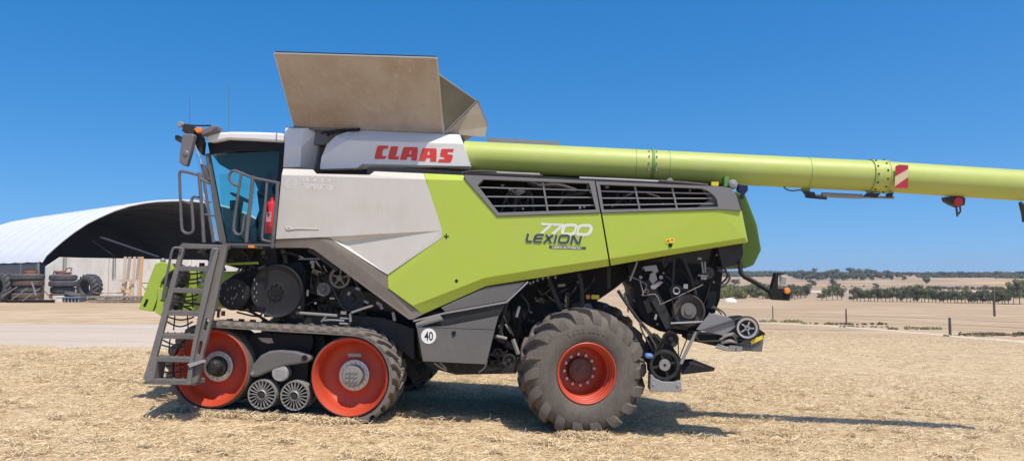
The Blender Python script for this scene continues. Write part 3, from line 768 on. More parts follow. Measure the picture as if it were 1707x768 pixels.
b = NB(); ptube(b, [(366, 416, LT - .03), (359, 415, LT - .06), (354, 420, LT - .08), (346, 455, LT - .1), (338, 495, LT - .12), (339, 503, LT - .05)], 0, .016, 8, 3); part('grab_rail', b, M_rail, ladd, smooth=True)
b = NB(); slab(b, [L3(312, 606, -.08), L3(335, 600, -.08), L3(337, 604, -.08), L3(316, 612, -.08)], (0, .1, 0)); part('ladder_bracket', b, M_lgrey, ladd)
# ================================================================== tyres
def tyre_mesh(bm, R0, W, rr, nl, lug_h=.055, seg=72):
    "tractor tyre about the Y axis, outer face at y=0"
    k = R0 / .82; s = lambda r, y: (r * k, y * W / .65)
    side = [(.385, .06), (.40, .025), (.45, .0), (.53, -.012), (.61, -.008), (.67, .012), (.715, .04), (.75, .09), (.764, .18), (.768, .325)]
    prof = [s(r, y) for r, y in side] + [s(r, .65 - y) for r, y in side[::-1][1:]]
    prof = [(max(r, rr), y) for r, y in prof]
    lathe(bm, (0, 0, 0), prof + [(rr, prof[-1][1]), (rr, prof[0][1]), prof[0]], seg)
    # lugs
    path = [(0, .635, .61, -.004, .03, .066), (.02, .70, .65, -.006, .03, .072), (.05, .770, .70, .012, .06, .070), (.10, .812, .73, .050, .09, .062), (.18, .822, .745, .16, .17, .045), (.30, .826, .75, .30, .30, .038), (.345, .826, .75, .37, .37, .034)]
    for sd in (0, 1):
        for i in range(nl):
            base = 2 * math.pi * (i + (.5 if sd else 0)) / nl; rows = []
            for da, ro, ri, yo, yi, hw in path:
                a = base + da * 1.0; h = hw * k
                ro_, ri_ = ro * k, ri * k; yo_ = yo * W / .65; yi_ = yi * W / .65
                if sd: yo_, yi_ = W - yo_, W - yi_
                q = []
                for r, y, e in ((ri_, yi_, h * 1.15), (ro_, yo_, h * .85), (ro_, yo_, -h * .85), (ri_, yi_, -h * 1.15)):
                    aa = a + e / r; q.append(bm.verts.new((r * math.cos(aa), y, r * math.sin(aa))))
                rows.append(q)
            for p, q in zip(rows, rows[1:]):
                for j in range(3): bm.faces.new((p[j], p[j + 1], q[j + 1], q[j]))
            bm.faces.new(rows[0]); bm.faces.new(rows[-1][::-1])
# ------------------------------------------------------------------ rear wheel
wc = P(979, 624, 0); WR = .82
whl = empty('rear_wheel', HV, (wc.x, 0.03, WR - .035), (0, 0, R(15)))
b = NB(); tyre_mesh(b, WR, .66, .375, 18); part('tyre', b, M_tyre, whl, smooth=True)
for k in range(9):
        a = R(62 + k * 7); b = NB(); box(b, (math.cos(a) * .55, -.014, math.sin(a) * .55), (.035, .006, .05), Matrix.Rotation(-a + math.pi / 2, 4, 'Y'))
        part('sidewall_letter', b, M_tyre, whl)
b = NB(); lathe(b, (0, 0, 0), [(.392, .055), (.395, .02), (.385, .012), (.372, .02), (.368, .055), (.352, .065), (.35, .11), (.338, .12), (.336, .17), (.322, .18), (.32, .38), (.29, .42), (.15, .42)], 64); part('rim', b, M_red, whl, smooth=True)
b = NB(); lathe(b, (0, 0, 0), [(.16, .42), (.155, .33), (.12, .31), (.0005, .31)], 32); box(b, (-.03, .30, .02), (.04, .03, .04)); part('hub', b, M_reddirt, whl, smooth=True)
b = NB()
for k in range(12):
    a = 2 * math.pi * k / 12 + .1; lathe(b, (math.cos(a) * .205, .40, math.sin(a) * .205), [(.0005, -.03), (.014, -.03), (.014, -.005), (.022, -.005), (.022, .02)], 8)
part('wheel_nuts', b, M_steel, whl)
b = NB()
for k in range(24):
    a = 2 * math.pi * k / 24; box(b, (math.cos(a) * .175, .412, math.sin(a) * .175), (.012, .02, .012))
part('hub_bolts', b, M_dark, whl)
w2 = copy_tree(whl, HV); w2.location = (wc.x, 3.2, WR - .015); w2.rotation_euler = (0, 0, R(180 + 15))
b = NB(); tube(b, [(wc.x, .5, WR), (wc.x, 2.8, WR)], .13, 12); box2(b, (wc.x - .2, .75, WR - .05), (wc.x + .2, 2.5, WR + .35)); part('rear_axle', b, M_dark)

# ------------------------------------------------------------------ track unit
c1, c2 = P(352, 613, -.06), P(583, 628, -.06)
tr = empty('track_unit', HV, (0, 0, 0))
RB = .535
def track_path(n_arc=40, step=.04, off=0.0):
    "closed path: lower run, rear arc, top run, front arc; gives (u, w, normal u, normal w)"
    a, c = Vector((c1.x, c1.z)), Vector((c2.x, c2.z)); r = RB + off; d = (c - a).normalized(); n = Vector((-d.y, d.x)); out = []
    L = (c - a).length; m = int(L / step)
    for i in range(m): out.append((a + d * (L * i / m) + n * r, n))
    for i in range(n_arc):
        t = math.pi * i / n_arc; nn = n * math.cos(t) + d * math.sin(t); out.append((c + nn * r, nn))
    for i in range(m): out.append((c - d * (L * i / m) - n * r, -n))
    for i in range(n_arc):
        t = math.pi * i / n_arc; nn = -n * math.cos(t) - d * math.sin(t); out.append((a + nn * r, nn))
    return out
tp = track_path(); n = len(tp)
W0, W1 = -.10, .56; TB = .035
b = NB(); rows = []
for p, nn in tp:
    q = p + nn * TB
    rows.append([b.verts.new((p.x, W0, p.y)), b.verts.new((q.x, W0, q.y)), b.verts.new((q.x, W1, q.y)), b.verts.new((p.x, W1, p.y))])
for i in range(n):
    A, B = rows[i], rows[(i + 1) % n]
    for k in range(4): b.faces.new((A[k], A[(k + 1) % 4], B[(k + 1) % 4], B[k]))
bel = part('track_belt', b, M_track, tr, smooth=True)
# arc-length lookup
S = [0]
for i in range(n): S.append(S[-1] + (tp[(i + 1) % n][0] - tp[i][0]).length)
def at_s(s, h):
    s %= S[-1]; lo = 0
    import bisect
    i = bisect.bisect_right(S, s) - 1; i = min(i, n - 1); t = (s - S[i]) / max(1e-9, S[i + 1] - S[i])
    p = tp[i][0].lerp(tp[(i + 1) % n][0], t); nn = tp[i][1].lerp(tp[(i + 1) % n][1], t).normalized(); q = p + nn * h; return q
b = NB(); NL = int(S[-1] / .165); LW = .045
for i in range(NL):
    for sd in (0, 1):
        s0 = S[-1] * (i + .5 * sd) / NL; rows = []
        for k, (f, hs) in enumerate(((0, 1.25), (.06, 1.2), (.3, .95), (.62, .85), (1, .8))):
            vv = (W0 - .005) + f * .335; vv = W1 - (vv - W0) if sd else vv
            s = s0 + f * .17; h1 = TB + (.018 if k == 0 else .05); q = []
            for ds, h in ((LW * hs, TB - .004), (LW * hs * .75, h1), (-LW * hs * .75, h1), (-LW * hs, TB - .004)):
                e = at_s(s + ds, h); q.append(b.verts.new((e.x, vv, e.y)))
            rows.append(q)
        for p, q in zip(rows, rows[1:]):
            for j in range(3): b.faces.new((p[j], p[j + 1], q[j + 1], q[j]))
        b.faces.new(rows[0]); b.faces.new(rows[-1][::-1])
part('track_lugs', b, M_track, bel)
def drive_wheel(c, cap):
    g = empty('drive_wheel', tr, (c.x, -.07, c.z))
    b = NB(); lathe(b, (0, 0, 0), [(.497, .03), (.508, .02), (.515, .03), (.528, .04), (.532, .10), (.532, .60), (.50, .60)], 64); part('rubber_rim', b, M_tyre_in, g)
    b = NB(); lathe(b, (0, 0, 0), [(.505, .03), (.508, .005), (.497, -.002), (.484, .006), (.478, .03), (.458, .055), (.450, .15), (.438, .22), (.40, .27), (.33, .30), (.27, .30), (.15, .25)], 64); part('rim', b, M_red, g, smooth=True)
    b = NB(); lathe(b, (0, 0, 0), [(.205, .24), (.205, .20), (.195, .195), (.14, .195), (.14, .23)], 40)
    for k in range(16):
        a = 2 * math.pi * k / 16; lathe(b, (math.cos(a) * .17, .195, math.sin(a) * .17), [(.0005, -.022), (.014, -.022), (.014, 0)], 8)
    part('wheel_nuts', b, M_steel, g, smooth=False)
    b = NB()
    if cap: # ribbed steel hub
        lathe(b, (0, 0, 0), [(.142, .20), (.142, .13), (.13, .11), (.0005, .10)], 32)
        for i in range(3):
            for j in range(3): box(b, ((i - 1) * .055, .095, (j - 1) * .055), (.035, .02, .035), Matrix.Rotation(.5, 4, 'Y'))
    else:
        lathe(b, (0, 0, 0), [(.13, .20), (.13, .16), (.10, .15), (.095, .06), (.07, .03), (.0005, .02)], 32)
        for k in range(8):
            a = 2 * math.pi * k / 8; box(b, (math.cos(a) * .08, .045, math.sin(a) * .08), (.02, .02, .02))
    part('hub', b, M_galv if cap else M_dark2, g, smooth=True)
    return g
g1_ = drive_wheel(c1, False); g2_ = drive_wheel(c2, True)
b = NB(); flat(b, [(580, 588.5), (602, 589), (602, 594.5), (580, 594)], .10, lambda p: p); part('rim_sticker', b, M_lgrey, g2_).location = (-g2_.location.x, -g2_.location.y, -g2_.location.z)
# rollers
for x, y in ((436.5, 657), (491, 659)):
    c = P(x, y, -.04); r = .195; c.z = max(c.z, 0)
    g = empty('track_roller', tr, c)
    b = NB(); lathe(b, (0, 0, 0), [(r - .025, .03), (r - .022, 0), (r - .004, -.004), (r, .03), (r, .16), (r - .02, .17)], 40); lathe(b, (0, 0, 0), [(r - .03, .30), (r, .30), (r, .5), (r - .03, .5), (r - .03, .30)], 40)
    part('roller_tyre', b, M_galv, g)
    b = NB()
    for k in range(20):
        a = 2 * math.pi * k / 20; box(b, (math.cos(a) * .118, .015, math.sin(a) * .118), (.11, .05, .013), Matrix.Rotation(-a, 4, 'Y'))
    lathe(b, (0, 0, 0), [(.066, .05), (.066, -.02), (.055, -.03), (.05, .0), (.0005, .0)], 28); part('spokes', b, M_galv, g)
    b = NB(); lathe(b, (0, 0, 0), [(.175, .08), (.05, .06), (.0005, .06)], 32); lathe(b, (0, 0, 0), [(.045, 0), (.04, -.02), (.0005, -.025)], 20)
    part('roller_core', b, M_dark2, g)
b = NB()
pp(b, [(415, 626), (416, 618), (420, 608), (434, 592), (448, 585), (466, 583), (492, 585), (518, 593), (519, 600), (512, 604), (495, 607), (478, 609), (460, 614), (430, 627), (421, 629)], -.04, .14)
arm = part('swing_arm', b, M_grey, tr, bevel=.025)
for x, y, r in ((421.5, 621.5, 3), (508, 596, 4.5)):
    b = NB(); lathe(b, P(x, y, -.04), [(.0005, -.02), (r / 123, -.02), (r / 123, .02)], 16); part('pivot_bolt', b, M_galv if r < 4 else M_dark, arm)
b = NB(); lathe(b, P(466.5, 621, -.02), [(.0005, -.01), (.10, -.01), (.115, .01), (.115, .12)], 32)
for k in range(4): box(b, P(466.5, 616 + k * 3.4, -.035), (.13, .01, .012), Matrix.Rotation(.1, 4, 'Y'))
part('roller_pivot_cap', b, M_steel, tr)
b = NB()   # undercarriage beam filling the inside of the track
pp(b, [(414, 560), (430, 555), (520, 558), (522, 570), (514, 600), (512, 640), (516, 668), (412, 664), (420, 640), (424, 610), (420, 585)], .14, .1); pp(b, [(385, 575), (400, 557), (430, 555), (540, 560), (545, 600), (530, 640), (520, 668), (405, 664), (400, 640)], .27, .25)
tube(b, [(c1.x, .3, c1.z), (c1.x, .6, c1.z)], .18, 20); tube(b, [(c2.x, .3, c2.z), (c2.x, 1.2, c2.z)], .2, 20)
o_ = part('track_beam', b, M_dark, tr)
b = NB(); pp(b, [(430, 562.5), (453, 563), (456, 571), (447, 572), (437, 569)], .115, .01); part('worn_patch', b, M_tank, tr)
# far side track unit
tr2 = copy_tree(tr, HV); tr2.location = (0, 3.3, 0); tr2.scale = (1, -1, 1)
b = NB(); box2(b, (c2.x - .25, .5, c2.z - .15), (c2.x + .25, 2.8, c2.z + .25)); part('front_axle', b, M_dark)

# ================================================================== lower grey side boxes
b = NB(); pp(b, [(734.7, 512.4), (810, 478.5), (876.6, 468.5), (846, 500.5), (742.5, 519.6)], .16, .03); part('upper_service_flap', b, M_grey, bevel=.006)
b = NB(); pp(b, [(694, 546), (742, 519.8), (846, 501), (832, 526), (820, 540), (812, 600), (700, 595)], .20, .3); part('inner_side_plate', b, M_dark2)
b = NB(); shell(b, [[(694.5, 547.5, .11), (735, 541, .11), (831.5, 525.5, .11), (824.5, 550, .11), (695, 546, .11)][:0] or [(694, 547, .11), (831.5, 525.5, .11), (825, 550, .10), (696, 544.5, .10)]], .02) if False else None
pp(b, [(697, 545), (745, 543), (831, 526), (824.5, 549), (700, 544.5)], .11, .04)
pp(b, [(695, 545.5), (824.3, 550), (810, 606.7), (705, 601.5)], .10, .10)
fl = part('service_box', b, M_grey, bevel=.006)
b = NB(); pp(b, [(693, 538), (731, 522.5), (738, 533), (694, 546)], .13, .04); part('step_plate', b, M_lgrey, fl)
b = NB(); bar(b, (689, 534.8), (742, 521.2), .022, .07, .03); bar(b, (742, 521.4), (845, 503), .022, .07, .03); bar(b, (844, 503.6), (880, 469.5), .022, .07, .03); part('flap_trim', b, M_lgrey, fl)
b = NB(); lathe(b, P(714.4, 559.8, .10), [(.0005, -.004), (.099, -.004), (.101, .002)], 40); sd = part('speed_disc', b, M_wtxt, fl)
text_px('speed_number', '40', (707.4, 552.3), (721.8, 552.3), (707.4, 567.3), .094, plain('black_lettering', (.01, .01, .01), .5), fl, .012)
b = NB(); pp(b, [(753, 552), (759, 551.5), (760, 556), (757, 561), (754, 559)], .09, .02); part('box_latch', b, M_dark, fl)
b = NB()
pp(b, [(705, 602), (812, 607), (860, 600), (860, 622), (760, 624), (715, 612)], .5, .8)
part('belly_plate', b, M_dark2)
for x, y, r, v, sp in ((848.5, 601, 11.5, .25, 0), (820, 603, 14, .35, 3), (762, 608, 15, .3, 5), (829, 588, 8, .3, 0)):
    b = NB(); pulley(b, x, y, r, v, .05, spokes=sp); part('belly_pulley', b, M_dark2)
b = NB(); ptube(b, [(724, 604, .2), (735, 612, .2), (745, 617, .2)], 0, .015, 6, 2); ptube(b, [(733, 603, .2), (744, 614, .2)], 0, .013, 6); ptube(b, [(798, 620, .2), (808, 612, .2), (812, 600, .2)], 0, .012, 6, 2); part('belly_rod', b, M_galv)
# clutter left of the rear wheel
def rods(lst, mat, name, r=.014):
    for q in lst:
        b = NB(); rad = r
        if isinstance(q[-1], (int, float)): rad = q[-1]; q = q[:-1]
        tube(b, [P(*c) for c in q], rad, 7, True, 3 if len(q) > 2 else 0); part(name, b, mat)
rods([[(846, 500, .3), (838, 530, .3), (832, 570, .3), .03], [(838, 525, .25), (850, 548, .25), (856, 560, .25), .012], [(825, 560, .25), (842, 570, .25), .03]], M_dark2, 'control_rod')
rods([[(866, 510, .3), (861, 528, .3), .02], [(828, 560, .22), (845, 564, .22), .02], [(842, 540, .3), (852, 555, .3), .014], [(855, 565, .3), (864, 590, .3), .03], [(832, 541, .3), (838, 562, .3), .018]], M_galv, 'linkage_rod')
rods([[(882, 473, .3), (890, 468, .3), (905, 463, .3), (930, 459, .3), .012], [(868, 490, .3), (880, 505, .35), (882, 520, .35), .014], [(915, 465, .4), (925, 490, .4), (935, 515, .4), .03], [(965, 455, .4), (970, 480, .4), (970, 515, .4), .03], [(1015, 445, .4), (1015, 480, .4), .03]], M_dark2, 'frame_strut')
for (pts, m, nm) in (([(986, 491), (999, 491.5), (999, 498.5), (986, 498)], M_yel, 'warning_sticker'), ([(930, 474), (942, 472.5), (942, 477), (930, 478)], M_galv, 'type_plate'), ([(970, 506), (984, 505), (990, 516), (971, 517)], M_grey, 'lamp_plate')):
    b = NB(); pp(b, pts, .54, .005); part(nm, b, m)
b = NB(); lathe(b, P(980, 494.5, .54), [(.0005, -.02), (.03, -.015), (.034, 0)], 16); part('side_marker', b, M_orange)
# small hanging clips
b = NB()
for x, y in ((884, 472), (889, 470), (896, 467), (905, 464), (914, 462), (926, 462)): box(b, P(x, y, .25), (.02, .02, .035))
part('clip_row', b, M_galv)

# ================================================================== space ahead of the skirt: discs, feeder house, rods
b = NB(); c = P(461, 485, .08); r = 43 / 122
lathe(b, c, [(.0005, .0), (.075, 0), (.08, -.012), (.11, -.012), (.115, 0), (.30, .012), (r - .02, .0), (r - .006, -.012), (r, 0), (r, .05), (r - .03, .06)], 56)
big = part('belt_guard_disc', b, paint('dark_guard_plastic', (.020, .021, .024), .55, .05, spec=.2), smooth=True)
b = NB(); lathe(b, c, [(.0005, -.014), (.07, -.014), (.078, -.004)], 24)
for k in range(8):
    a = 2 * math.pi * k / 8; box(b, c + Vector((math.cos(a) * .095, -.02, math.sin(a) * .095)), (.018, .014, .018))
part('guard_hub', b, M_dark, big)
b = NB(); c = P(387.5, 490, .05); r = 26.5 / 122
lathe(b, c, [(.0005, 0), (r - .01, .01), (r, .03), (r, .08)], 40); sg = part('perforated_guard', b, paint('dark_perforated_metal', (.020, .021, .024), .55, .05, spec=.2), smooth=True)
b = NB()
for k in range(16):
    rr_ = .06 + .03 * (k % 5); a = k * 2.4; q = c + Vector((math.cos(a) * rr_, -.002, math.sin(a) * rr_)); box(b, q, (.010, .004, .03))
for k in range(6):
    q = P(424 + (k % 2) * 4, 466 + k * 7, .06); box(b, q, (.012, .004, .028))
part('guard_slots', b, M_lgrey, sg)
b = NB(); pp(b, [(370, 508), (372, 470), (395, 455), (440, 442), (500, 436), (510, 450), (505, 530), (470, 532), (430, 520), (400, 518)], .35, .2); part('front_side_plate', b, M_dark)
# feeder house
b = NB()
pp(b, [(262, 470), (285, 455), (300, 452), (390, 452), (440, 444), (455, 446), (450, 470), (420, 500), (372, 507), (330, 517), (262, 522)], .75, 1.7)
fh = part('feeder_house', b, M_green2, bevel=.015)
b = NB(); pp(b, [(395, 452), (430, 443), (442, 443), (438, 449), (402, 458)], .70, .06); part('feeder_rib', b, M_lgrey, fh)
b = NB()
o = [(268, 436), (285, 440), (289, 449), (276, 458), (268, 470), (264, 486), (262, 497), (254, 519), (231, 515), (236, 500), (247, 470), (258, 440)]
pp(b, o, .45, .06)
pp(b, [(262, 480), (276, 478), (272, 500), (278, 505), (268, 526), (258, 520), (262, 500)], .42, .06)
pp(b, [(286, 452), (292, 448), (286, 500), (276, 520), (272, 512), (280, 490)], .55, .08)
hk = part('header_coupling_plate', b, M_green2, bevel=.008)
b = NB(); pp(b, slot(245, 500, 241, 509, 2.2), .447, .01); part('plate_slot', b, M_dark, hk)
b = NB(); bmesh.ops.create_uvsphere(b, u_segments=16, v_segments=10, radius=.035, matrix=Matrix.Translation(P(271.5, 434, .5))); box(b, P(272, 440, .5), (.04, .04, .08)); part('coupling_ball', b, M_galv, hk, smooth=True)
b = NB(); lathe(b, P(285, 460, .5), [(.0005, 0), (.16, 0), (.18, .03), (.18, .2)], 28); lathe(b, P(278, 503, .5), [(.0005, 0), (.13, 0), (.15, .03), (.15, .2)], 28); part('intake_drum', b, M_dark2, hk)
rods([[(268, 500, .3), (300, 503, .35), (340, 508, .4), .016], [(280, 505, .3), (310, 512, .35), (360, 536, .4), .014], [(380, 505, .3), (420, 520, .3), (450, 538, .3), .02], [(395, 520, .35), (430, 527, .3), (440, 515, .3), .012]], M_dark2, 'feeder_linkage')
b = NB()
for x, y, w, h in ((358, 516, 20, 4), (352, 522, 4, 9), (364, 523, 3, 12), (372, 522, 5, 8), (395, 511, 14, 3), (410, 514, 6, 6)): box(b, P(x, y, .5), (w / 122, .04, h / 122))
part('copper_valve_block', b, M_copper)
b = NB()
rng_ = random.Random(3)
for k in range(26):
    x = rng_.uniform(335, 455); y = rng_.uniform(418, 446); box(b, P(x, y, rng_.uniform(.2, .5)), (rng_.uniform(.03, .14), .05, rng_.uniform(.02, .06)), Matrix.Rotation(rng_.uniform(-.6, .6), 4, 'Y'))
for k in range(7):
    x = rng_.uniform(340, 440); y = 415; ptube(b, [(x, y, .3), (x + rng_.uniform(-15, 15), y + 18, .3), (x + rng_.uniform(-25, 25), y + 36, .3)], 0, .013, 6, 3)
pp(b, [(330, 414), (460, 414), (462, 440), (440, 446), (400, 448), (372, 440), (345, 432)], .45, .4)
part('valve_gear', b, M_dark2)
b = NB(); ptube(b, [(338, 446, .2), (370, 440, .2), (430, 438, .2)], 0, .018, 6); part('lime_pipe', b, M_green2)
b = NB()
for x, y, w, h in ((352, 440, 10, 3), (332, 466, 12, 4), (372, 436, 8, 3), (342, 474, 10, 3)): box(b, P(x, y, .18), (w / 122, .03, h / 122), Matrix.Rotation(.2, 4, 'Y'))
part('bright_fitting', b, M_steel)
# behind the skirt triangle
for x, y, r, v, sp, m in ((539, 482, 11, .3, 0, M_grey), (566, 463, 17, .35, 5, M_grey_d), (585, 497, 20, .42, 0, M_dark2), (500, 503, 9, .4, 0, M_dark2)):
    b = NB(); pulley(b, x, y, r, v, .05, spokes=sp); part('drive_pulley', b, m)
b = NB(); belt(b, [(566, 463, 17), (585, 497, 20)], .36, .04); part('drive_belt', b, M_rub)
rods([[(494, 521, .2), (562, 526, .2), .020], [(536, 536, .2), (546, 524, .2), .016], [(540, 534, .2), (552, 533, .2), (574, 534.5, .2), .014], [(586, 521, .2), (606, 514, .2), (622, 509, .2), .016], [(584, 522, .22), (584, 536, .22), .02], [(655, 520, .2), (658, 534, .2), .022], [(498, 431.5, .3), (545, 431, .3), .012], [(567, 530, .25), (582, 531, .25), .012], [(566, 539, .25), (584, 540, .25), .016]], M_galv, 'linkage_rod')
b = NB()
for x, y, w, h, a in ((521, 437, 7, 6, 0), (522, 443, 4, 8, 0), (582, 489, 4, 6, .4), (597, 481, 8, 4, .3), (573, 521, 9, 5, 0), (611, 503, 8, 4, .4), (632, 506, 9, 5, .5), (636, 511, 5, 8, -.4), (554, 497, 8, 2, 0), (513, 488, 2, 10, 0), (499, 512, 3, 3, 0), (526, 505, 3, 3, 0)):
    b = NB(); box(b, P(x, y, .28), (w / 124, .04, h / 124), Matrix.Rotation(a, 4, 'Y')); part('bracket', b, M_galv)
for k in range(14):
    b = NB(); x = rng_.uniform(505, 640); y = rng_.uniform(max(425, 430 + (x - 520) * .75), 535); x2 = x + rng_.uniform(-60, 40); y2 = y + rng_.uniform(-10, 30)
    ptube(b, [(x, y, .65), ((x + x2) / 2, (y + y2) / 2 + rng_.uniform(-8, 10), .6), (x2, min(y2, 540), .7)], 0, rng_.uniform(.008, .022), 6, 3); part('hydraulic_hose', b, M_rub)
b = NB(); pp(b, [(500, 516), (640, 530), (690, 548), (690, 600), (640, 560), (560, 545), (480, 545), (470, 535)], .45, .1); part('side_frame_rail', b, M_dark2)
b = NB(); pp(b, [(490, 534), (580, 544), (640, 556), (680, 590), (690, 612), (700, 625), (690, 640), (640, 560), (500, 545)], .6, 1.5); part('belly_frame', b, M_dark)

# ================================================================== rear end
b = NB(); pp(b, [(1045, 440), (1100, 425), (1208, 405), (1205, 450), (1200, 500), (1192, 521), (1172, 545), (1160, 560), (1128, 556), (1100, 552), (1078, 541), (1065, 520), (1056, 480), (1052, 474)], .55, 2.1); part('chopper_housing', b, M_dark, bevel=.01)
b = NB(); pp(b, [(1195, 405), (1237, 400), (1239, 425), (1232, 440), (1205, 447)], .30, 1.5); pp(b, [(1218, 316), (1232, 328), (1236, 345), (1243, 400), (1225, 400)], .34, .8); part('rear_frame', b, M_dark2)
for x, y, r, v, sp, m, nm in ((1148, 518, 28, .30, 0, M_rub, 'chopper_pulley'), (1127.5, 484.5, 11, .30, 0, M_dark2, 'idler_pulley'), (1118, 565.5, 14, .25, 0, M_dark2, 'tension_roller'), (1108, 608, 25.5, .15, 4, M_dark2, 'lower_pulley')):
    b = NB(); pulley(b, x, y, r, v, .06, spokes=sp); part(nm, b, m)
b = NB(); lathe(b, P(1148, 518, .28), [(.0005, -.03), (.05, -.03), (.055, -.01), (.10, -.01), (.105, .02)], 28); part('pulley_hub', b, M_grey)
b = NB(); lathe(b, P(1127.5, 484.5, .27), [(.03, -.01), (.045, -.02), (.05, .0), (.05, .02)], 24); part('pulley_hub', b, M_lgrey)
b = NB(); lathe(b, P(1108, 608, .14), [(.02, -.02), (.07, -.02), (.075, .02)], 24); part('pulley_hub', b, M_galv)
b = NB(); pp(b, [(1084.5, 625), (1087, 624), (1093, 631), (1105, 636), (1124, 637), (1127, 635), (1135.5, 635.5), (1137, 652.5), (1084, 652.5)], .10, .35)
sk = part('lower_guard_box', b, M_lgrey, bevel=.006)
b = NB()
for x, y in ((1089.5, 639), (1130, 641)): lathe(b, P(x, y, .10), [(.0005, -.012), (.015, -.012), (.015, 0)], 10)
part('guard_bolt', b, M_steel, sk)
b = NB(); pp(b, [(1085, 570), (1100, 562), (1120, 575), (1130, 590), (1137, 600), (1134, 634), (1088, 628)], .25, .8); part('lower_housing', b, M_dark)
b = NB(); pp(b, [(1058, 545), (1071, 556), (1072, 575), (1062, 568), (1040, 546)], .35, .2); pp(b, [(1012, 528), (1026, 522), (1028, 530), (1020, 534)], .6, .2); part('mud_flap', b, M_dark2)
b = NB()   # pointed spreader vane
slab(b, [P(1134, 600, .5), P(1154, 599, .5), P(1192, 614, .9), P(1190, 618, .9), P(1136, 624, .3)], (0, .02, .01)); va = part('spreader_vane', b, M_dark2)
b = NB(); slab(b, [P(1148, 604, .42), P(1154, 603, .42), P(1181, 615, .8), P(1176, 618, .8)], (0, .01, .01)); part('vane_edge', b, M_grey, va)
b = NB(); pp(b, [(1161, 549), (1182, 524), (1190, 522), (1213, 527.5), (1226, 536), (1226, 545), (1207, 559.5)], .10, .05); part('spreader_side_plate', b, paint('mid_grey_plastic', (.20, .20, .205), .5, .2), bevel=.006)
b = NB(); pp(b, [(1211, 531), (1226, 530), (1246, 528), (1262, 545), (1277, 556), (1271, 560), (1260, 580), (1228, 582), (1200, 578), (1145, 566), (1146, 556), (1200, 558)], .22, .5)
sb = part('straw_spreader', b, M_dark, bevel=.006)
b = NB(); pp(b, [(1254, 561), (1271, 562), (1274, 557), (1270, 586), (1222, 583), (1225, 575)], .16, .3); pp(b, [(1226, 575), (1258, 579), (1254, 584), (1228, 582)], .14, .1); part('spreader_shroud', b, M_grey, sb)
b = NB(); slab(b, [P(1251, 568, .13), P(1271, 558, .13), P(1272, 564, .13), P(1253, 574, .13)], (0, .005, 0)); part('yellow_warning_label', b, M_yel, sb)
b = NB(); pulley(b, 1245.5, 546.5, 19, .05, .08, spokes=0); part('spreader_pulley', b, M_rub)
b = NB(); c = P(1245.5, 546.5, .04); lathe(b, c, [(.105, -.006), (.128, -.008), (.13, .01), (.10, .01)], 32)
for k in range(5):
    a = 2 * math.pi * k / 5; box(b, c + Vector((math.cos(a) * .05, 0, math.sin(a) * .05)), (.07, .012, .016), Matrix.Rotation(-a, 4, 'Y'))
lathe(b, c, [(.015, -.01), (.03, -.012), (.035, .01)], 16); part('pulley_wheel', b, M_steel)
b = NB(); belt(b, [(1245.5, 546.5, 19), (1170, 560, 8)], .07, .04); part('spreader_belt', b, M_rub)
rods([[(1202, 571, .1), (1216, 568, .08), (1228, 570, .1), .022], [(1196, 573, .1), (1210, 579, .08), (1222, 578, .1), .014], [(1200, 566, .1), (1215, 558, .08), (1224, 560, .1), (1228, 572, .1), .016], [(1193, 577, .1), (1210, 582, .08), (1235, 583, .1), .02], [(1205, 560, .1), (1222, 555, .08), (1230, 562, .1), .012]], M_galv, 'spreader_fitting')
b = NB(); box(b, P(1232, 581, .07), (.07, .05, .06)); box(b, P(1222, 580, .09), (.1, .05, .07)); part('spreader_valve', b, M_galv)
rods([[(1118, 538.5, .2), (1148, 537, .2), (1176, 535.5, .2), (1181, 532, .2), (1183, 521, .2), .012]], M_steel, 'bent_steel_rod')
rods([[(1161, 553, .12), (1148, 578, .1), (1135, 606, .08), .022]], M_galv, 'support_strut')
rods([[(1030, 484, .3), (1052, 516, .3), (1075, 546, .3), (1093, 566, .3), .022], [(1040, 489, .35), (1058, 502, .35), .02], [(1090, 556, .2), (1102, 570, .2), .02]], M_dark2, 'support_bar')
rods([[(1052, 478, .3), (1044, 485, .3), (1043, 498, .3), (1060, 530, .3), .012], [(1066, 535, .25), (1072, 555, .25), (1090, 585, .25), .012], [(1076, 548, .2), (1092, 575, .2), (1095, 590, .2), .012], [(1197, 450, .3), (1213, 455, .3), (1216, 465, .3), (1208, 475, .3), (1202, 478, .3), .016], [(1196, 446, .35), (1208, 448, .35), (1212, 462, .35), (1200, 474, .35), .014], [(1188, 510, .3), (1200, 516, .3), (1209, 524, .3), (1208, 532, .3), .010], [(1186, 512, .3), (1196, 516, .3), (1203, 524, .3), .010]], M_rub, 'hydraulic_hose')
rods([[(1050, 468, .3), (1059, 445, .3), (1062, 436, .3), .014], [(1048, 460, .3), (1078, 474, .3), (1070, 492, .28), (1092, 490, .28), (1100, 503, .28), (1106, 505, .28), (1172, 474, .28), .006], [(1067, 468, .28), (1073, 492, .28), .008]], M_galv, 'thin_rod')
rods([[(1124, 432, .32), (1122, 470, .32), (1121, 498, .3), .018], [(1138, 428, .34), (1152, 462, .34), (1160, 492, .34), .022], [(1104, 430, .34), (1108, 445, .34), (1113, 432, .34), .016], [(1110, 460, .33), (1124, 470, .33), .014]], M_dark2, 'lift_strut')
b = NB(); bar(b, (1078, 468), (1118, 545), .13, .33, .06); part('chopper_lever', b, M_dark2)
b = NB()
for pts in ([(1072, 444), (1094, 441), (1098, 452), (1092, 456), (1086, 451), (1076, 452)], [(1084, 456), (1092, 452), (1096, 466), (1088, 474), (1082, 466)], [(1084, 476), (1100, 468), (1106, 470), (1092, 482), (1086, 482)]): pp(b, pts, .27, .06)
part('hydraulic_valve', b, M_galv, bevel=.005)
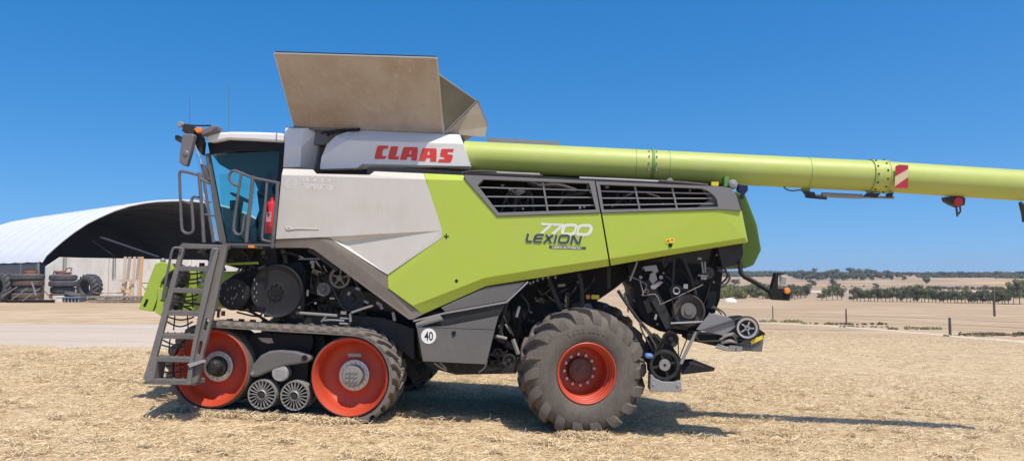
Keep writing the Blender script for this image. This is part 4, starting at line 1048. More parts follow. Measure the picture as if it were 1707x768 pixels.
b = NB(); bmesh.ops.create_uvsphere(b, u_segments=12, v_segments=8, radius=.025, matrix=Matrix.Translation(P(1068, 462, .28))); lathe(b, P(1102, 462, .26), [(.0005, 0), (.025, 0), (.025, .03)], 14); lathe(b, P(1078, 485, .25), [(.02, 0), (.025, 0), (.025, .03)], 14); part('valve_knob', b, M_galv)
b = NB(); ptube(b, [(1170, 436, .3), (1172, 455, .3)], 0, .012); ptube(b, [(1175, 436, .3), (1176, 455, .3)], 0, .012); box(b, P(1172, 459, .3), (.13, .03, .02)); box(b, P(1173, 463, .3), (.07, .03, .04)); box(b, P(1166, 431, .3), (.05, .04, .03)); part('sieve_adjuster', b, M_galv)
b = NB(); box(b, P(1143, 477, .3), (.055, .01, .06)); box(b, P(1093, 528, .3), (.03, .01, .07), Matrix.Rotation(.2, 4, 'Y')); part('rating_plate', b, M_lgrey)
b = NB(); box2(b, P(1074, 587, .25), P(1089, 598, .1)); part('blue_hydraulic_pipe', b, M_hydblue, bevel=.03)
b = NB(); pp(b, [(1068, 560), (1080, 575), (1090, 590), (1090, 615), (1072, 600)], .45, 1.5); part('sieve_box', b, M_dark)
b = NB(); pp(b, [(1089, 562), (1096, 556), (1108, 572), (1104, 584), (1090, 588)], .2, .05); part('tension_arm', b, M_dark)
# light bracket on its arm
b = NB(); tube(b, [P(1233, 436, .3), P(1237, 457, .25), P(1258, 470, .2), P(1284, 486, .15)], .03, 10, True, 4); la = part('light_arm', b, M_dark, smooth=True)
b = NB(); pp(b, [(1293, 454), (1308, 454), (1307, 457), (1298, 458), (1297, 480), (1318, 481), (1317, 501), (1288, 499.5), (1281, 484), (1286, 480)], .10, .12); part('light_holder', b, M_dark, la, bevel=.01)
b = NB(); lathe(b, P(1312, 484.5, .09), [(.0005, -.02), (.03, -.018), (.04, 0), (.04, .03)], 20); part('indicator_lamp', b, M_orange, la)
b = NB(); pp(b, [(1300, 461), (1311, 462), (1310, 475), (1300, 475)], .14, .02); part('reflector_plate', b, M_lgrey, la)

# ================================================================== more of the drives, hoses and cables in the dark bays
rg = random.Random(21)
def hose(x0, y0, x1, y1, sag, r, m, nm, v=.3):
    b = NB(); ptube(b, [(x0, y0, v + .05), (x0 + (x1 - x0) * .3, y0 + (y1 - y0) * .3 + sag, v), (x0 + (x1 - x0) * .7, y0 + (y1 - y0) * .7 + sag, v), (x1, y1, v + .05)], 0, r, 6, 4); part(nm, b, m)
M_hose = paint('dull_black_hose', (.016, .016, .017), .6, .1, scale=12, spec=.2)
M_cast = paint('oily_cast_iron', (.045, .042, .038), .6, .4, scale=14)
M_bronze = paint('dusty_brown_metal', (.10, .075, .055), .6, .4, scale=10)
for k in range(9): hose(rg.uniform(505, 560), rg.uniform(440, 520), rg.uniform(560, 640), rg.uniform(505, 538), rg.uniform(2, 12), rg.uniform(.008, .016), M_hose, 'bay_hose', rg.uniform(.55, .75))
for k in range(8): hose(rg.uniform(840, 880), rg.uniform(490, 540), rg.uniform(845, 900), rg.uniform(545, 600), rg.uniform(-6, 8), rg.uniform(.008, .018), M_hose, 'axle_hose', rg.uniform(.5, .75))
for k in range(8): hose(rg.uniform(1060, 1200), rg.uniform(428, 450), rg.uniform(1070, 1190), rg.uniform(470, 540), rg.uniform(-8, 8), rg.uniform(.007, .016), M_hose, 'chopper_hose', rg.uniform(.40, .48))
for k in range(8): hose(rg.uniform(880, 1000), rg.uniform(460, 475), rg.uniform(880, 1000), rg.uniform(490, 515), rg.uniform(-4, 8), rg.uniform(.008, .014), M_hose, 'frame_hose', rg.uniform(.7, .85))
for cs, v in (([(1148, 518, 24), (1127.5, 484.5, 8)], .27), ([(1148, 518, 20), (1180, 455, 10)], .33), ([(1108, 608, 23), (1118, 565.6, 12)], .16), ([(848.5, 601, 9), (820, 603, 11)], .28), ([(539, 482, 9), (500, 503, 8)], .37), ([(1108, 608, 18), (1148, 518, 14)], .30)):
    b = NB(); belt(b, cs, v, .03, .010); part('rubber_belt', b, M_hose)
b = NB(); pulley(b, 1180, 455, 10, .33, .05); part('upper_pulley', b, M_cast)
for x, y, w, h, v, a, m in ((1092, 500, 26, 14, .36, .5, M_cast), (1100, 520, 20, 12, .34, .4, M_dark2), (1160, 470, 24, 9, .38, 0, M_cast), (1185, 500, 14, 30, .38, .1, M_dark2), (1080, 510, 10, 22, .38, -.4, M_cast), (1130, 545, 34, 6, .3, .1, M_cast), (1175, 540, 16, 10, .25, .2, M_cast),
    (530, 455, 22, 8, .42, .3, M_cast), (520, 470, 12, 20, .44, 0, M_dark2), (548, 512, 26, 9, .36, -.1, M_cast), (600, 520, 30, 8, .38, .6, M_cast), (510, 532, 24, 7, .34, 0, M_cast), (620, 540, 26, 8, .4, .5, M_cast),
    (850, 575, 16, 12, .34, .3, M_cast), (862, 550, 10, 20, .36, 0, M_dark2), (838, 590, 14, 10, .3, 0, M_bronze), (780, 612, 40, 6, .4, 0, M_cast), (735, 608, 24, 6, .42, 0, M_bronze), (900, 500, 20, 8, .5, .2, M_cast), (945, 500, 8, 26, .5, .1, M_cast)):
    v = v + (.12 if x > 1050 else .33); b = NB(); box(b, P(x, y, v), (w / 126, .05, h / 126), Matrix.Rotation(a, 4, 'Y'))
    box(b, P(x + w * .3, y - h * .1, v - .03), (.025, .02, .025)); box(b, P(x - w * .3, y + h * .1, v - .03), (.025, .02, .025)); part('cast_bracket', b, m, bevel=.004)
for x, y in ((1072, 447), (1086, 470), (1106, 455), (1140, 500), (1168, 505), (1190, 470), (1120, 530), (1096, 540), (1155, 552), (530, 490), (556, 470), (590, 510), (512, 450), (845, 585), (858, 540), (885, 520), (1205, 430), (1215, 415), (1195, 425)):
    b = NB(); lathe(b, P(x, y, .42 if x > 1050 else .6), [(.0005, -.012), (.014, -.012), (.016, .03)], 8); part('bolt_head', b, M_galv)
# ================================================================== ground
def terr_np(X, Y):
    f = np.vectorize(terrain); return f(X, Y)
angs = list(np.arange(-43, 43.01, .35)) + list(np.arange(46, 317, 3.0))
rings = [0.3, 1.5, 3, 4.5, 6]; r = 6.5
while r < 14: rings.append(r); r *= 1.02
while r < 9000: rings.append(r); r *= 1.045
A_, R_ = np.meshgrid(np.radians(np.array(angs)), np.array(rings), indexing='ij')
X, Y = R_ * np.sin(A_), R_ * np.cos(A_); Z = terr_np(X, Y)
na, nr = X.shape
vs = np.stack([X, Y, Z], -1).reshape(-1, 3)
fs = []
for i in range(na):
    j = (i + 1) % na
    for k in range(nr - 1): fs.append((i * nr + k, i * nr + k + 1, j * nr + k + 1, j * nr + k))
c0 = len(vs); vs = np.vstack([vs, [[0, 0, terrain(0, .01)]]])
for i in range(na): fs.append((c0, i * nr, ((i + 1) % na) * nr))
me = bpy.data.meshes.new('ground'); me.from_pydata([tuple(v) for v in vs], [], fs)
for p in me.polygons: p.use_smooth = True
t = NT('stubble_ground')
pos = t.n('ShaderNodeNewGeometry').outputs['Position']
sep = t.n('ShaderNodeSeparateXYZ'); t.l(pos, sep.inputs[0])
dist = t.n('ShaderNodeVectorMath', operation='LENGTH'); t.l(pos, dist.inputs[0]); dist = dist.outputs['Value']
big = t.noise(.35, 5, .6, pos); mid = t.noise(2.2, 5, .65, pos, dist=.4); fine = t.noise(26, 4, .7, pos, stretch=(1, 1.6, 1), dist=1.2); vf = t.noise(90, 3, .7, pos, stretch=(.6, 1.5, 1, .6), dist=1.5)
straw = t.mix(t.ramp(fine, [(.35, 0), (.65, 1)]), (.50, .385, .24), (.70, .56, .36))
straw = t.mix(t.ramp(vf, [(.35, 0), (.7, 1)]), t.mix(1, straw, (.75, .70, .62), 'MULTIPLY'), straw)
straw = t.mix(t.ramp(mid, [(.4, .2), (.62, 0)]), straw, (.40, .28, .17))
straw = t.mix(t.ramp(big, [(.45, 0), (.75, .45)]), straw, (.50, .37, .22))
# stubble fields further off
f1 = t.noise(.02, 4, .6, pos, stretch=(1, 3, 1)); f2 = t.noise(.25, 5, .7, pos, stretch=(.25, 2.2, 1)); f3 = t.noise(.006, 4, .55, pos, stretch=(.6, 2.2, 1))
fld = t.mix(t.ramp(f2, [(.35, 0), (.65, 1)]), (.30, .205, .125), (.58, .45, .30))
fld = t.mix(t.ramp(f1, [(.4, 0), (.6, .75)]), fld, (.37, .26, .15)); f4 = t.noise(1.1, 5, .75, pos, stretch=(.3, 1.8, 1)); fld = t.mix(t.ramp(f4, [(.52, 0), (.68, .6)]), fld, (.30, .205, .125))
far = t.mix(t.ramp(f3, [(.40, 0), (.46, 1)]), (.50, .35, .17), (.33, .24, .16))
bd = t.mult(dist, t.mult(t.mult(f1, -.5, 'ADD'), 260), 'ADD')
mr = t.n('ShaderNodeMapRange'); mr.inputs[1].default_value = 930; mr.inputs[2].default_value = 990; t.l(bd, mr.inputs[0]); mr2 = t.n('ShaderNodeMapRange'); mr2.inputs[1].default_value = 1330; mr2.inputs[2].default_value = 1260; t.l(bd, mr2.inputs[0])
far = t.mix(t.mult(t.mult(mr.outputs[0], mr2.outputs[0]), .8), far, (.36, .25, .19))
far = t.mix(t.ramp(f3, [(.56, 0), (.6, 1)]), far, (.55, .45, .31))
k1 = t.n('ShaderNodeMapRange'); k1.inputs[1].default_value = 38; k1.inputs[2].default_value = 58; t.l(dist, k1.inputs[0])
k2 = t.n('ShaderNodeMapRange'); k2.inputs[1].default_value = 320; k2.inputs[2].default_value = 420; t.l(dist, k2.inputs[0])
yd = t.n('ShaderNodeMapRange'); yd.inputs[1].default_value = 19; yd.inputs[2].default_value = 27; t.l(dist, yd.inputs[0])
yx = t.n('ShaderNodeMapRange'); yx.inputs[1].default_value = 3; yx.inputs[2].default_value = -1; t.l(sep.outputs['X'], yx.inputs[0])
yn = t.noise(.6, 6, .7, pos, stretch=(.5, 1.6, 1)); yard = t.mix(t.ramp(yn, [(.36, 0), (.6, 1)]), (.36, .25, .15), (.56, .43, .285))
straw = t.mix(t.mult(yd.outputs[0], yx.outputs[0]), straw, yard)
worn = t.noise(.28, 5, .65, pos, stretch=(.5, 1.8, 1)); straw = t.mix(t.ramp(worn, [(.50, 0), (.66, .6)]), straw, (.45, .325, .215))
col = t.mix(k2.outputs[0], t.mix(k1.outputs[0], straw, fld), far)
# green weeds along the fence line
wd = t.noise(.5, 4, .7, pos); near_f = t.n('ShaderNodeMapRange'); near_f.inputs[1].default_value = 7; near_f.inputs[2].default_value = 0
sb_ = t.mult(t.mult(sep.outputs['Y'], -56, 'ADD'), 1, 'MULTIPLY'); ab = t.mult(sb_, 0, 'ABSOLUTE'); t.l(ab, near_f.inputs[0])
rx = t.n('ShaderNodeMapRange'); rx.inputs[1].default_value = 14; rx.inputs[2].default_value = 20; t.l(sep.outputs['X'], rx.inputs[0])
wf = t.mult(t.mult(near_f.outputs[0], rx.outputs[0]), t.ramp(wd, [(.5, 0), (.62, .75)]))
col = t.mix(wf, col, (.19, .17, .06))
t.set(Base_Color=col, Roughness=.9); t.b.inputs['Specular IOR Level'].default_value = .1
b1 = t.bump(t.mult(fine, t.mult(vf, .8), 'ADD'), .4, .012)
t.bump(mid, .2, .05, b1)
gr = link('ground', me, t.m); tag(gr, kind='structure')

# loose straw lying on the near ground
nrng = np.random.default_rng(5)
def straw_mesh(N, dmin, dmax, L0, L1, w, name, mats, seed, clumps=None, f0=None, f1=None):
    g = np.random.default_rng(seed)
    d = np.sqrt(g.uniform(dmin ** 2, dmax ** 2, N)); a = np.radians(g.uniform(-37, 37, N)); d = d / np.cos(a) ** .5
    x, y = d * np.sin(a), d * np.cos(a)
    if clumps is not None:
        ci = g.integers(0, len(clumps), N); cr = clumps[ci, 2]; x = clumps[ci, 0] + g.normal(0, 1, N) * cr; y = clumps[ci, 1] + g.normal(0, .45, N) * cr
    # clumping
    cl = (np.sin(x * 2.1 + np.sin(y * 1.7) * 2) + np.sin(y * 2.9 + np.sin(x * 1.3) * 2.2)) * .25 + .5
    cl2 = (np.sin(x * .55 + np.sin(y * .8 + 1) * 1.6) + np.sin(y * 1.15 + np.sin(x * .45) * 1.8)) * .25 + .5
    keep = g.uniform(0, 1, N) < (.45 + .55 * cl) * (.35 + .65 * np.clip(cl2 * 1.8, 0, 1))
    dd = np.hypot(x, y)
    if f1: keep &= g.uniform(0, 1, N) < np.clip((f1 - dd) / 7, 0, 1)
    if f0: keep &= g.uniform(0, 1, N) < np.clip((dd - f0) / 7, 0, 1)
    if clumps is not None: keep[:] = True
    keep &= ~((y > 17.4 + g.uniform(-.8, 1, len(y)) ** 3 * 3.5) & (x < 2 + (y > 20) * .12 * y))
    x, y = x[keep], y[keep]; n = len(x)
    # faster terrain: bilinear samples of the same height function
    gx = np.arange(-20, 45.1, .5); gy = np.arange(5, 60.1, .5); GX, GY = np.meshgrid(gx, gy, indexing='ij'); GZ = terr_np(GX, GY)
    fx = np.clip((x + 20) / .5, 0, len(gx) - 1.01); fy = np.clip((y - 5) / .5, 0, len(gy) - 1.01); ix, iy = fx.astype(int), fy.astype(int); tx, ty = fx - ix, fy - iy
    z = GZ[ix, iy] * (1 - tx) * (1 - ty) + GZ[ix + 1, iy] * tx * (1 - ty) + GZ[ix, iy + 1] * (1 - tx) * ty + GZ[ix + 1, iy + 1] * tx * ty
    th = g.normal(0, 1.1, n) + np.sin(x * .7 + y * .5) * .5 + (g.uniform(0, 1, n) < .35) * g.uniform(0, 3.1, n)
    L = g.uniform(L0, L1, n); bend = g.normal(0, .5, n); W = w * g.uniform(.6, 1.3, n)
    h0 = g.uniform(0, .012, n); h1 = h0 + np.abs(g.normal(0, .010, n)); h2 = g.uniform(0, .024, n) + (g.uniform(0, 1, n) < .03) * g.uniform(.02, .07, n)
    if clumps is not None: up = g.uniform(0, .05, n); h0 = h0 + up; h1 = h1 + up + g.uniform(0, .02, n); h2 = h2 + up * g.uniform(0, 1, n)
    dx, dy = np.cos(th), np.sin(th); px_, py_ = -dy, dx
    dx2, dy2 = np.cos(th + bend), np.sin(th + bend)
    P0 = np.stack([x, y, z + h0], 1); P1 = P0 + np.stack([dx * L / 2, dy * L / 2, h1 - h0], 1); P2 = P1 + np.stack([dx2 * L / 2, dy2 * L / 2, h2 - h1], 1)
    off = np.stack([px_ * W / 2, py_ * W / 2, np.full(n, .0015) * g.choice([-1, 1], n)], 1)
    V = np.stack([P0 - off, P0 + off, P1 - off, P1 + off, P2 - off * .5, P2 + off * .5], 1).reshape(-1, 3)
    base = np.arange(n) * 6
    Fq = np.stack([base, base + 1, base + 3, base + 2, base + 2, base + 3, base + 5, base + 4], 1).reshape(-1, 4)
    me = bpy.data.meshes.new(name); me.vertices.add(len(V)); me.vertices.foreach_set('co', V.astype(np.float32).ravel())
    me.loops.add(Fq.size); me.loops.foreach_set('vertex_index', Fq.astype(np.int32).ravel())
    me.polygons.add(len(Fq)); me.polygons.foreach_set('loop_start', (np.arange(len(Fq)) * 4).astype(np.int32)); 
    try: me.polygons.foreach_set('loop_total', np.full(len(Fq), 4, np.int32))
    except Exception: pass
    for m in mats: me.materials.append(m)
    me.polygons.foreach_set('material_index', np.repeat(g.choice(len(mats), n, p=[.42, .36, .22]), 2).astype(np.int32))
    me.update(calc_edges=True); me.validate()
    return me
def strawmat(nm, c):
    t = NT(nm); t.set(Base_Color=c, Roughness=.6); t.b.inputs['Specular IOR Level'].default_value = .25; return t.m
SM = [strawmat('straw_pale', (.71, .58, .37)), strawmat('straw_gold', (.57, .435, .255)), strawmat('straw_brown', (.38, .27, .15))]
o = link('straw_litter', straw_mesh(430000, 7.2, 24, .04, .14, .0048, 'straw_litter', SM, 3, None, None, 24)); tag(o, 'pale loose wheat straw scattered over the near ground around the harvester', 'straw', kind='stuff')

o = link('straw_stubble', straw_mesh(220000, 15, 54, .10, .30, .012, 'straw_stubble', SM, 9, None, 16, 54), None); tag(o, 'flattened pale stubble covering the paddock behind and right of the harvester', 'straw', kind='stuff')
cg = np.random.default_rng(12); cl_ = []
for k in range(420):
    d_ = cg.uniform(7.6, 17); a_ = math.radians(cg.uniform(-35, 35)); cl_.append((d_ * math.tan(a_), d_, cg.uniform(.04, .16)))
def mw(u, v_): q = MM @ Vector((u, v_, 0)); return q.x, q.y
for k in range(60): cl_.append((*mw(c1.x - .1 + (c2.x - c1.x + .2) * k / 60, -.14 + cg.normal() * .03), .07))
for k in range(26): cl_.append((*mw(wc.x - .25 + .5 * k / 26, -.03 + .14 * (k / 26 - .5) + cg.normal() * .03), .06))
o = link('straw_wisps', straw_mesh(26000, 7, 20, .05, .20, .006, 'straw_wisps', SM, 8, np.array(cl_)), None); tag(o, 'loose raised wisps of straw lying in small tufts and against the track and tyre', 'straw', kind='stuff')
# ------------------------------------------------------------------ tracks of bare earth
def strip(name, pts, mat, lift, nseg=160, rag=.4, seed=1, rows=6):
    g = random.Random(seed); b = NB(); rws = []
    L = [Vector(p[:2]) for p in pts[0]]; Rr = [Vector(p[:2]) for p in pts[1]]
    def samp(l, t):
        t *= len(l) - 1; i = min(int(t), len(l) - 2); return l[i].lerp(l[i + 1], t - i)
    ja = jb = 0
    for i in range(nseg + 1):
        t = i / nseg; ja = ja * .7 + g.uniform(-rag, rag) * .5; jb = jb * .7 + g.uniform(-rag, rag) * .5
        a, c = samp(L, t), samp(Rr, t); d = (c - a).normalized(); a = a + d * ja; c = c + d * jb
        rws.append([b.verts.new((q.x, q.y, terrain(q.x, q.y) + (lift if 0 < k < rows else -.02))) for k, q in ((k, a.lerp(c, k / rows)) for k in range(rows + 1))])
    for p, q in zip(rws, rws[1:]):
        for k in range(rows): b.faces.new((p[k], p[k + 1], q[k + 1], q[k]))
    return obj(name, b, mat, smooth=True)
t = NT('bare_earth'); pos = t.n('ShaderNodeNewGeometry').outputs['Position']
a = t.noise(.8, 6, .65, pos, stretch=(.15, 1.6, 1)); b_ = t.noise(14, 4, .7, pos)
c = t.mix(t.ramp(a, [(.3, 0), (.7, 1)]), (.45, .36, .265), (.59, .495, .385)); c = t.mix(.3, c, t.ramp(b_, [(.3, .3), (.7, 1)]), 'MULTIPLY')
t.set(Base_Color=c, Roughness=.95); t.bump(b_, .5, .02); M_earth = t.m
g0 = [ground_at(x, 538) for x in (-60, 200, 400, 700, 1000)]; g1__ = [ground_at(x, y) for x, y in ((-60, 574), (120, 580), (400, 586), (700, 590), (1000, 596))]
lw = [(-60, g0[0].y)] + [(p.x, p.y) for p in g0[:3]] + [(-1.5, 30), (-3, 42), (-4, 70)]; rw = [(-60, g1__[0].y - 2)] + [(p.x, p.y) for p in g1__[:3]] + [(2, 24), (3.5, 36), (1, 70)]
tag(strip('dirt_road', (lw, rw), M_earth, .025, 500, .6, 2, 12), kind='structure')
t = NT('pale_gravel'); pos = t.n('ShaderNodeNewGeometry').outputs['Position']; b_ = t.noise(3, 5, .7, pos)
t.set(Base_Color=t.mix(t.ramp(b_, [(.3, 0), (.7, 1)]), (.48, .38, .27), (.64, .54, .42)), Roughness=.95); M_grav = t.m
tp_ = [ground_at(x, y) for x, y in ((1080, 527), (1240, 536), (1380, 542), (1500, 551), (1600, 560), (1720, 569), (1900, 582))]
bt_ = [ground_at(x, y) for x, y in ((1080, 528), (1240, 537), (1380, 543.6), (1500, 553), (1600, 562.6), (1720, 572.6), (1900, 586))]
tag(strip('gravel_path', ([(p.x, p.y) for p in tp_], [(p.x, p.y) for p in bt_]), M_grav, .06, 160, .15, 3, 2), kind='structure')

# ================================================================== shed
def hit_plane(x, y, F0, nrm):
    d = ray(x, y); t = (F0 - CAM).dot(nrm) / d.dot(nrm); return CAM + d * t
F0 = ground_at(72, 501)
axd = Vector((-math.sin(R(50)), math.cos(R(50)), 0)); wid = Vector((math.cos(R(50)), math.sin(R(50)), 0))
g_z = F0.z
def sz(x, y):
    p = hit_plane(x, y, F0, axd); return ((p - F0).dot(wid), p.z - g_z)
arc_px = [(69, 436), (76, 425), (90, 412), (104, 400), (122, 386), (145, 371), (165, 361), (190, 350), (215, 342), (240, 337), (262, 334.5), (285, 333.5)]
arc = [sz(*p) for p in arc_px]
apx = arc[-1]; arc = [(s - arc[0][0], z) for s, z in arc]; arc += [(11.05, 8.77)]; half = 12.0; arc += [(half, 8.81)]
arc_full = arc + [(2 * half - s, z) for s, z in arc[::-1][1:]]
sh0 = Vector((F0.x, F0.y, g_z)) + wid * sz(*arc_px[0])[0]
def shp(s, z, l): return sh0 + wid * s + axd * l + Vector((0, 0, z))
SL = 30
shed = empty('arched_shelter', None, (sh0.x, sh0.y, g_z)); tag(shed, 'white fabric arched farm shelter with open dark end, behind the tyres', 'shelter')
iv = Matrix.Translation(-Vector((sh0.x, sh0.y, g_z)))
def spart(name, b, mat, par=None, **k):
    bmesh.ops.transform(b, matrix=iv, verts=b.verts); return obj(name, b, mat, par or shed, **k)
t = NT('white_fabric'); pos = t.tc; n1 = t.noise(1.2, 4, .6, pos); 
t.set(Base_Color=t.mix(t.ramp(n1, [(.3, 0), (.7, 1)]), (.60, .62, .66), (.66, .67, .69)), Roughness=.6); M_fab = t.m
M_inside = plain('shaded_inside', (.09, .10, .14), .9)  # dark blue-grey puts the closed shelter's inner shade into the colour
b = NB(); rows = []
nl_ = 40
for i in range(nl_ + 1):
    l = SL * i / nl_; sag = -.05 * (i % 4 in (1, 2, 3)) - .03 * (i % 4 == 2)
    rows.append([b.verts.new(shp(s, z + sag * min(1, z / 5), l)) for s, z in arc_full])
for p, q in zip(rows, rows[1:]):
    for j in range(len(p) - 1): b.faces.new((p[j], p[j + 1], q[j + 1], q[j]))
cano = spart('fabric_roof', b, M_fab, smooth=True, recalc=True)
for i in range(4, nl_, 4):
    l = SL * i / nl_; b = NB(); tube(b, [shp(s, z + .02, l) for s, z in arc_full], .035, 5); spart('roof_seam', b, plain('seam_grey', (.5, .52, .56), .7), cano)
b = NB(); rows = []
for l in (.05, SL):
    rows.append([b.verts.new(shp(s + (.12 if s < half else -.12), z - .14, l)) for s, z in arc_full])
for p, q in zip(rows, rows[1:]):
    for j in range(len(p) - 1): b.faces.new((p[j], p[j + 1], q[j + 1], q[j]))
spart('shade_lining', b, M_inside)  # dark sheet under the white fabric, coloured as interior shade
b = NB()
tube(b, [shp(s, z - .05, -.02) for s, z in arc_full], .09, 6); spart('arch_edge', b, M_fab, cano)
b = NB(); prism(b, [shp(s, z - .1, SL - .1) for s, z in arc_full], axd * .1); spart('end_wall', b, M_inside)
for l in (5, 11, 17, 23):
    b = NB(); tube(b, [shp(s + (.25 if s < half else -.25), z - .35, l) for s, z in arc_full], .08, 6); spart('truss', b, plain('truss_steel', (.10, .11, .13), .6))
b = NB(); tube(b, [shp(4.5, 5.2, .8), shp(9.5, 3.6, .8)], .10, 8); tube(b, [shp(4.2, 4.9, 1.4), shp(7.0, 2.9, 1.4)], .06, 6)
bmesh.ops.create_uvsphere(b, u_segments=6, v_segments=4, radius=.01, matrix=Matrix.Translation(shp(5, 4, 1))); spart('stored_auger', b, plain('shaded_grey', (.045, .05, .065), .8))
wallH = sz(150, 430)[1]
b = NB(); box2(b, (0, 0, 0), (1, 1, 1)); b.free()
def lbox(b, s0, s1, l0, l1, z0, z1): prism(b, [shp(s0, z0, l0), shp(s1, z0, l0), shp(s1, z0, l1), shp(s0, z0, l1)], (0, 0, z1 - z0))
t = NT('cast_concrete'); n1 = t.noise(.7, 5, .6, stretch=(1, 1, .35)); n2 = t.noise(9, 4, .7)
c = t.mix(t.ramp(n1, [(.3, 0), (.7, 1)]), (.56, .51, .44), (.76, .72, .64)); c = t.mix(.25, c, t.ramp(n2, [(.3, .4), (.7, 1)]), 'MULTIPLY'); t.set(Base_Color=c, Roughness=.9); M_conc = t.m
cw = empty('concrete_wall', None, shp(.1, 0, -.4)); tag(cw, 'pale precast concrete panel wall across the front of the arched shelter', 'wall')
iv2 = Matrix.Translation(-cw.location)
s = .15
for k in range(8):
    b = NB(); w_ = 2.35
    if k == 0: prism(b, [shp(s, 0, -.5), shp(s + w_, 0, -.5), shp(s + w_, wallH, -.5), shp(s + 1.0, wallH + .02, -.5), shp(s, wallH - .75, -.5)], axd * .18)
    else: lbox(b, s, s + w_ - .03, -.5, -.32, 0, wallH)
    bmesh.ops.transform(b, matrix=iv2, verts=b.verts); obj('wall_panel', b, M_conc, cw, bevel=.02); s += w_
for q in (1.35, 5.1):
    b = NB(); lbox(b, q, q + .1, -.62, -.5, 0 if q < 2 else 1.8, wallH); lbox(b, q + .2, q + .25, -.58, -.5, 0 if q < 2 else 1.8, wallH); bmesh.ops.transform(b, matrix=iv2, verts=b.verts); obj('wall_post', b, M_galv, cw)
# containers under the left eave
sc_ = empty('side_container', None, shp(0, 0, 2)); tag(sc_, 'dark blue grey corrugated container carrying the left eave of the arched shelter', 'container')
iv3 = Matrix.Translation(-sc_.location); M_cont = paint('container_blue_grey', (.07, .09, .12), .6, .3)
b = NB(); lbox(b, -.05, 1.9, .5, 13.5, 0, arc[0][1] - .15)
for k in range(60): lbox(b, -.10, -.06, .6 + k * .21, .7 + k * .21, .15, arc[0][1] - .3)
bmesh.ops.transform(b, matrix=iv3, verts=b.verts); obj('container_body', b, M_cont, sc_)
b = NB(); lbox(b, -.16, -.02, .3, .5, 0, arc[0][1] - .1); lbox(b, -.14, -.08, 4.2, 4.3, 0, arc[0][1] - .1); bmesh.ops.transform(b, matrix=iv3, verts=b.verts); obj('eave_post', b, M_galv, sc_)

# ================================================================== tyres, pallets and scrap in front of the wall
M_old = paint('old_tyre_rubber', (.055, .058, .065), .85, .5, scale=2, dustcol=(.22, .20, .18)); M_oldb = paint('brown_dusty_tyre', (.10, .065, .055), .85, .5, scale=2, dustcol=(.24, .17, .13))
def on_ground(px, py):
    if px < 260 and py > 480:
        k = (px - CX) / F      # depth of the wall line in this direction, less a gap that grows with py
        d = min((F0.y * wid.x - F0.x * wid.y) / (wid.x - k * wid.y), 60) if px > 72 else F0.y
        d -= 1.5 + max(0, py - 489) * .16; x = k * d; return Vector((x, d, terrain(x, d)))
    return ground_at(px, py)
def mpp(p): return (p - CAM).dot(FW) / F     # metres per photo pixel at p
def big_tyre(px, base_y, h_px, yaw, W, label, rim=.42, grp=None, dx=0):
    p = on_ground(px, base_y); Rr = h_px * mpp(p) / 2
    b = NB(); tyre_mesh(b, Rr, W, Rr * .52, 18)
    bmesh.ops.translate(b, verts=b.verts, vec=(0, -W / 2, Rr - .02))
    o = obj('tractor_tyre', b, M_old, smooth=True); o.location = p; o.rotation_euler = (0, 0, yaw); tag(o, label, 'tyre', grp); return o
lt = big_tyre(151, 489, 45, R(-22), .85, 'large upright tractor tyre leaning by the concrete wall, between tyre stack and timber')
big_tyre(6, 502, 52, R(-25), .7, 'upright tractor tyre at the far left edge, nearest the corner of the photo')
big_tyre(22, 497, 44, R(-20), .6, 'upright tractor tyre just left of the stack with the rusty rim')
def flat_tyre(px, base_y, w_px, h_px, z0, label, i, mat=None, grp='flat tyres in the two stacks', tilt=0, p=None):
    p = p or on_ground(px, base_y); m = mpp(p); Rr = w_px * m / 2; W = h_px * m
    b = NB(); k = Rr
    lathe(b, (0, 0, 0), [(k * .55, W * .1), (k * .7, 0), (k * .92, W * .03), (k, W * .25), (k, W * .75), (k * .92, W * .97), (k * .7, W), (k * .55, W * .9), (k * .5, W * .5), (k * .55, W * .1)], 40, 'Z')
    for q in range(44):
        a = 2 * math.pi * q / 44; box(b, (math.cos(a) * k, math.sin(a) * k, W / 2), (.02, .05, W * .7), Matrix.Rotation(a, 4, 'Z') @ Matrix.Rotation(.35, 4, 'X'))
    o = obj('flat_tyre', b, mat or M_old, smooth=False); o.location = p + Vector(((rnd.random() - .5) * .12, 0, z0)); o.rotation_euler = (tilt, tilt * .5, rnd.random()); tag(o, label, 'tyre', grp); return p, W
ordn = ['bottom', 'second from bottom', 'third from bottom', 'top']
z = .28; p1 = None
for i, (w_, h_) in enumerate(((44, 9.5), (40, 11), (46, 10), (49, 10))):
    p1, W = flat_tyre(49, 501, w_, h_, z, '%s flat tyre in the left stack under the rusty rim' % ordn[i], i, M_oldb if i in (0, 2) else M_old); z += W
m = mpp(p1)
b = NB()
for k in range(3): lathe(b, (0, 0, k * .10), [(.42, 0), (.47, 0), (.44, .03), (.44, .07), (.47, .10), (.42, .10), (.42, 0)], 32, 'Z')
o = obj('rusty_rim', b, paint('rust_orange', (.32, .13, .07), .8, .3)); o.location = p1 + Vector((.15, 0, z)); tag(o, 'rusty orange wheel rim lying on top of the left tyre stack', 'wheel rim')
z = .22
for i, (w_, h_) in enumerate(((38, 9), (36, 11), (43, 10), (41, 10))):
    p2, W = flat_tyre(108, 500, w_, h_, z, '%s flat tyre in the right stack beside the big upright tyre' % ordn[i], i); z += W
b = NB()
for k in range(3): tube(b, [Vector((math.cos(a) * (.5 + .03 * k) - .05, math.sin(a) * .5, .06 + k * .09 + (.25 if 0 < a < 1.6 and k == 2 else 0))) for a in [q * 2 * math.pi / 20 for q in range(20 if k < 2 else 14)]], .045, 6)
tube(b, [(-.8, 0, 0), (-.75, 0, .3), (-.55, 0, .12)], .05, 6)
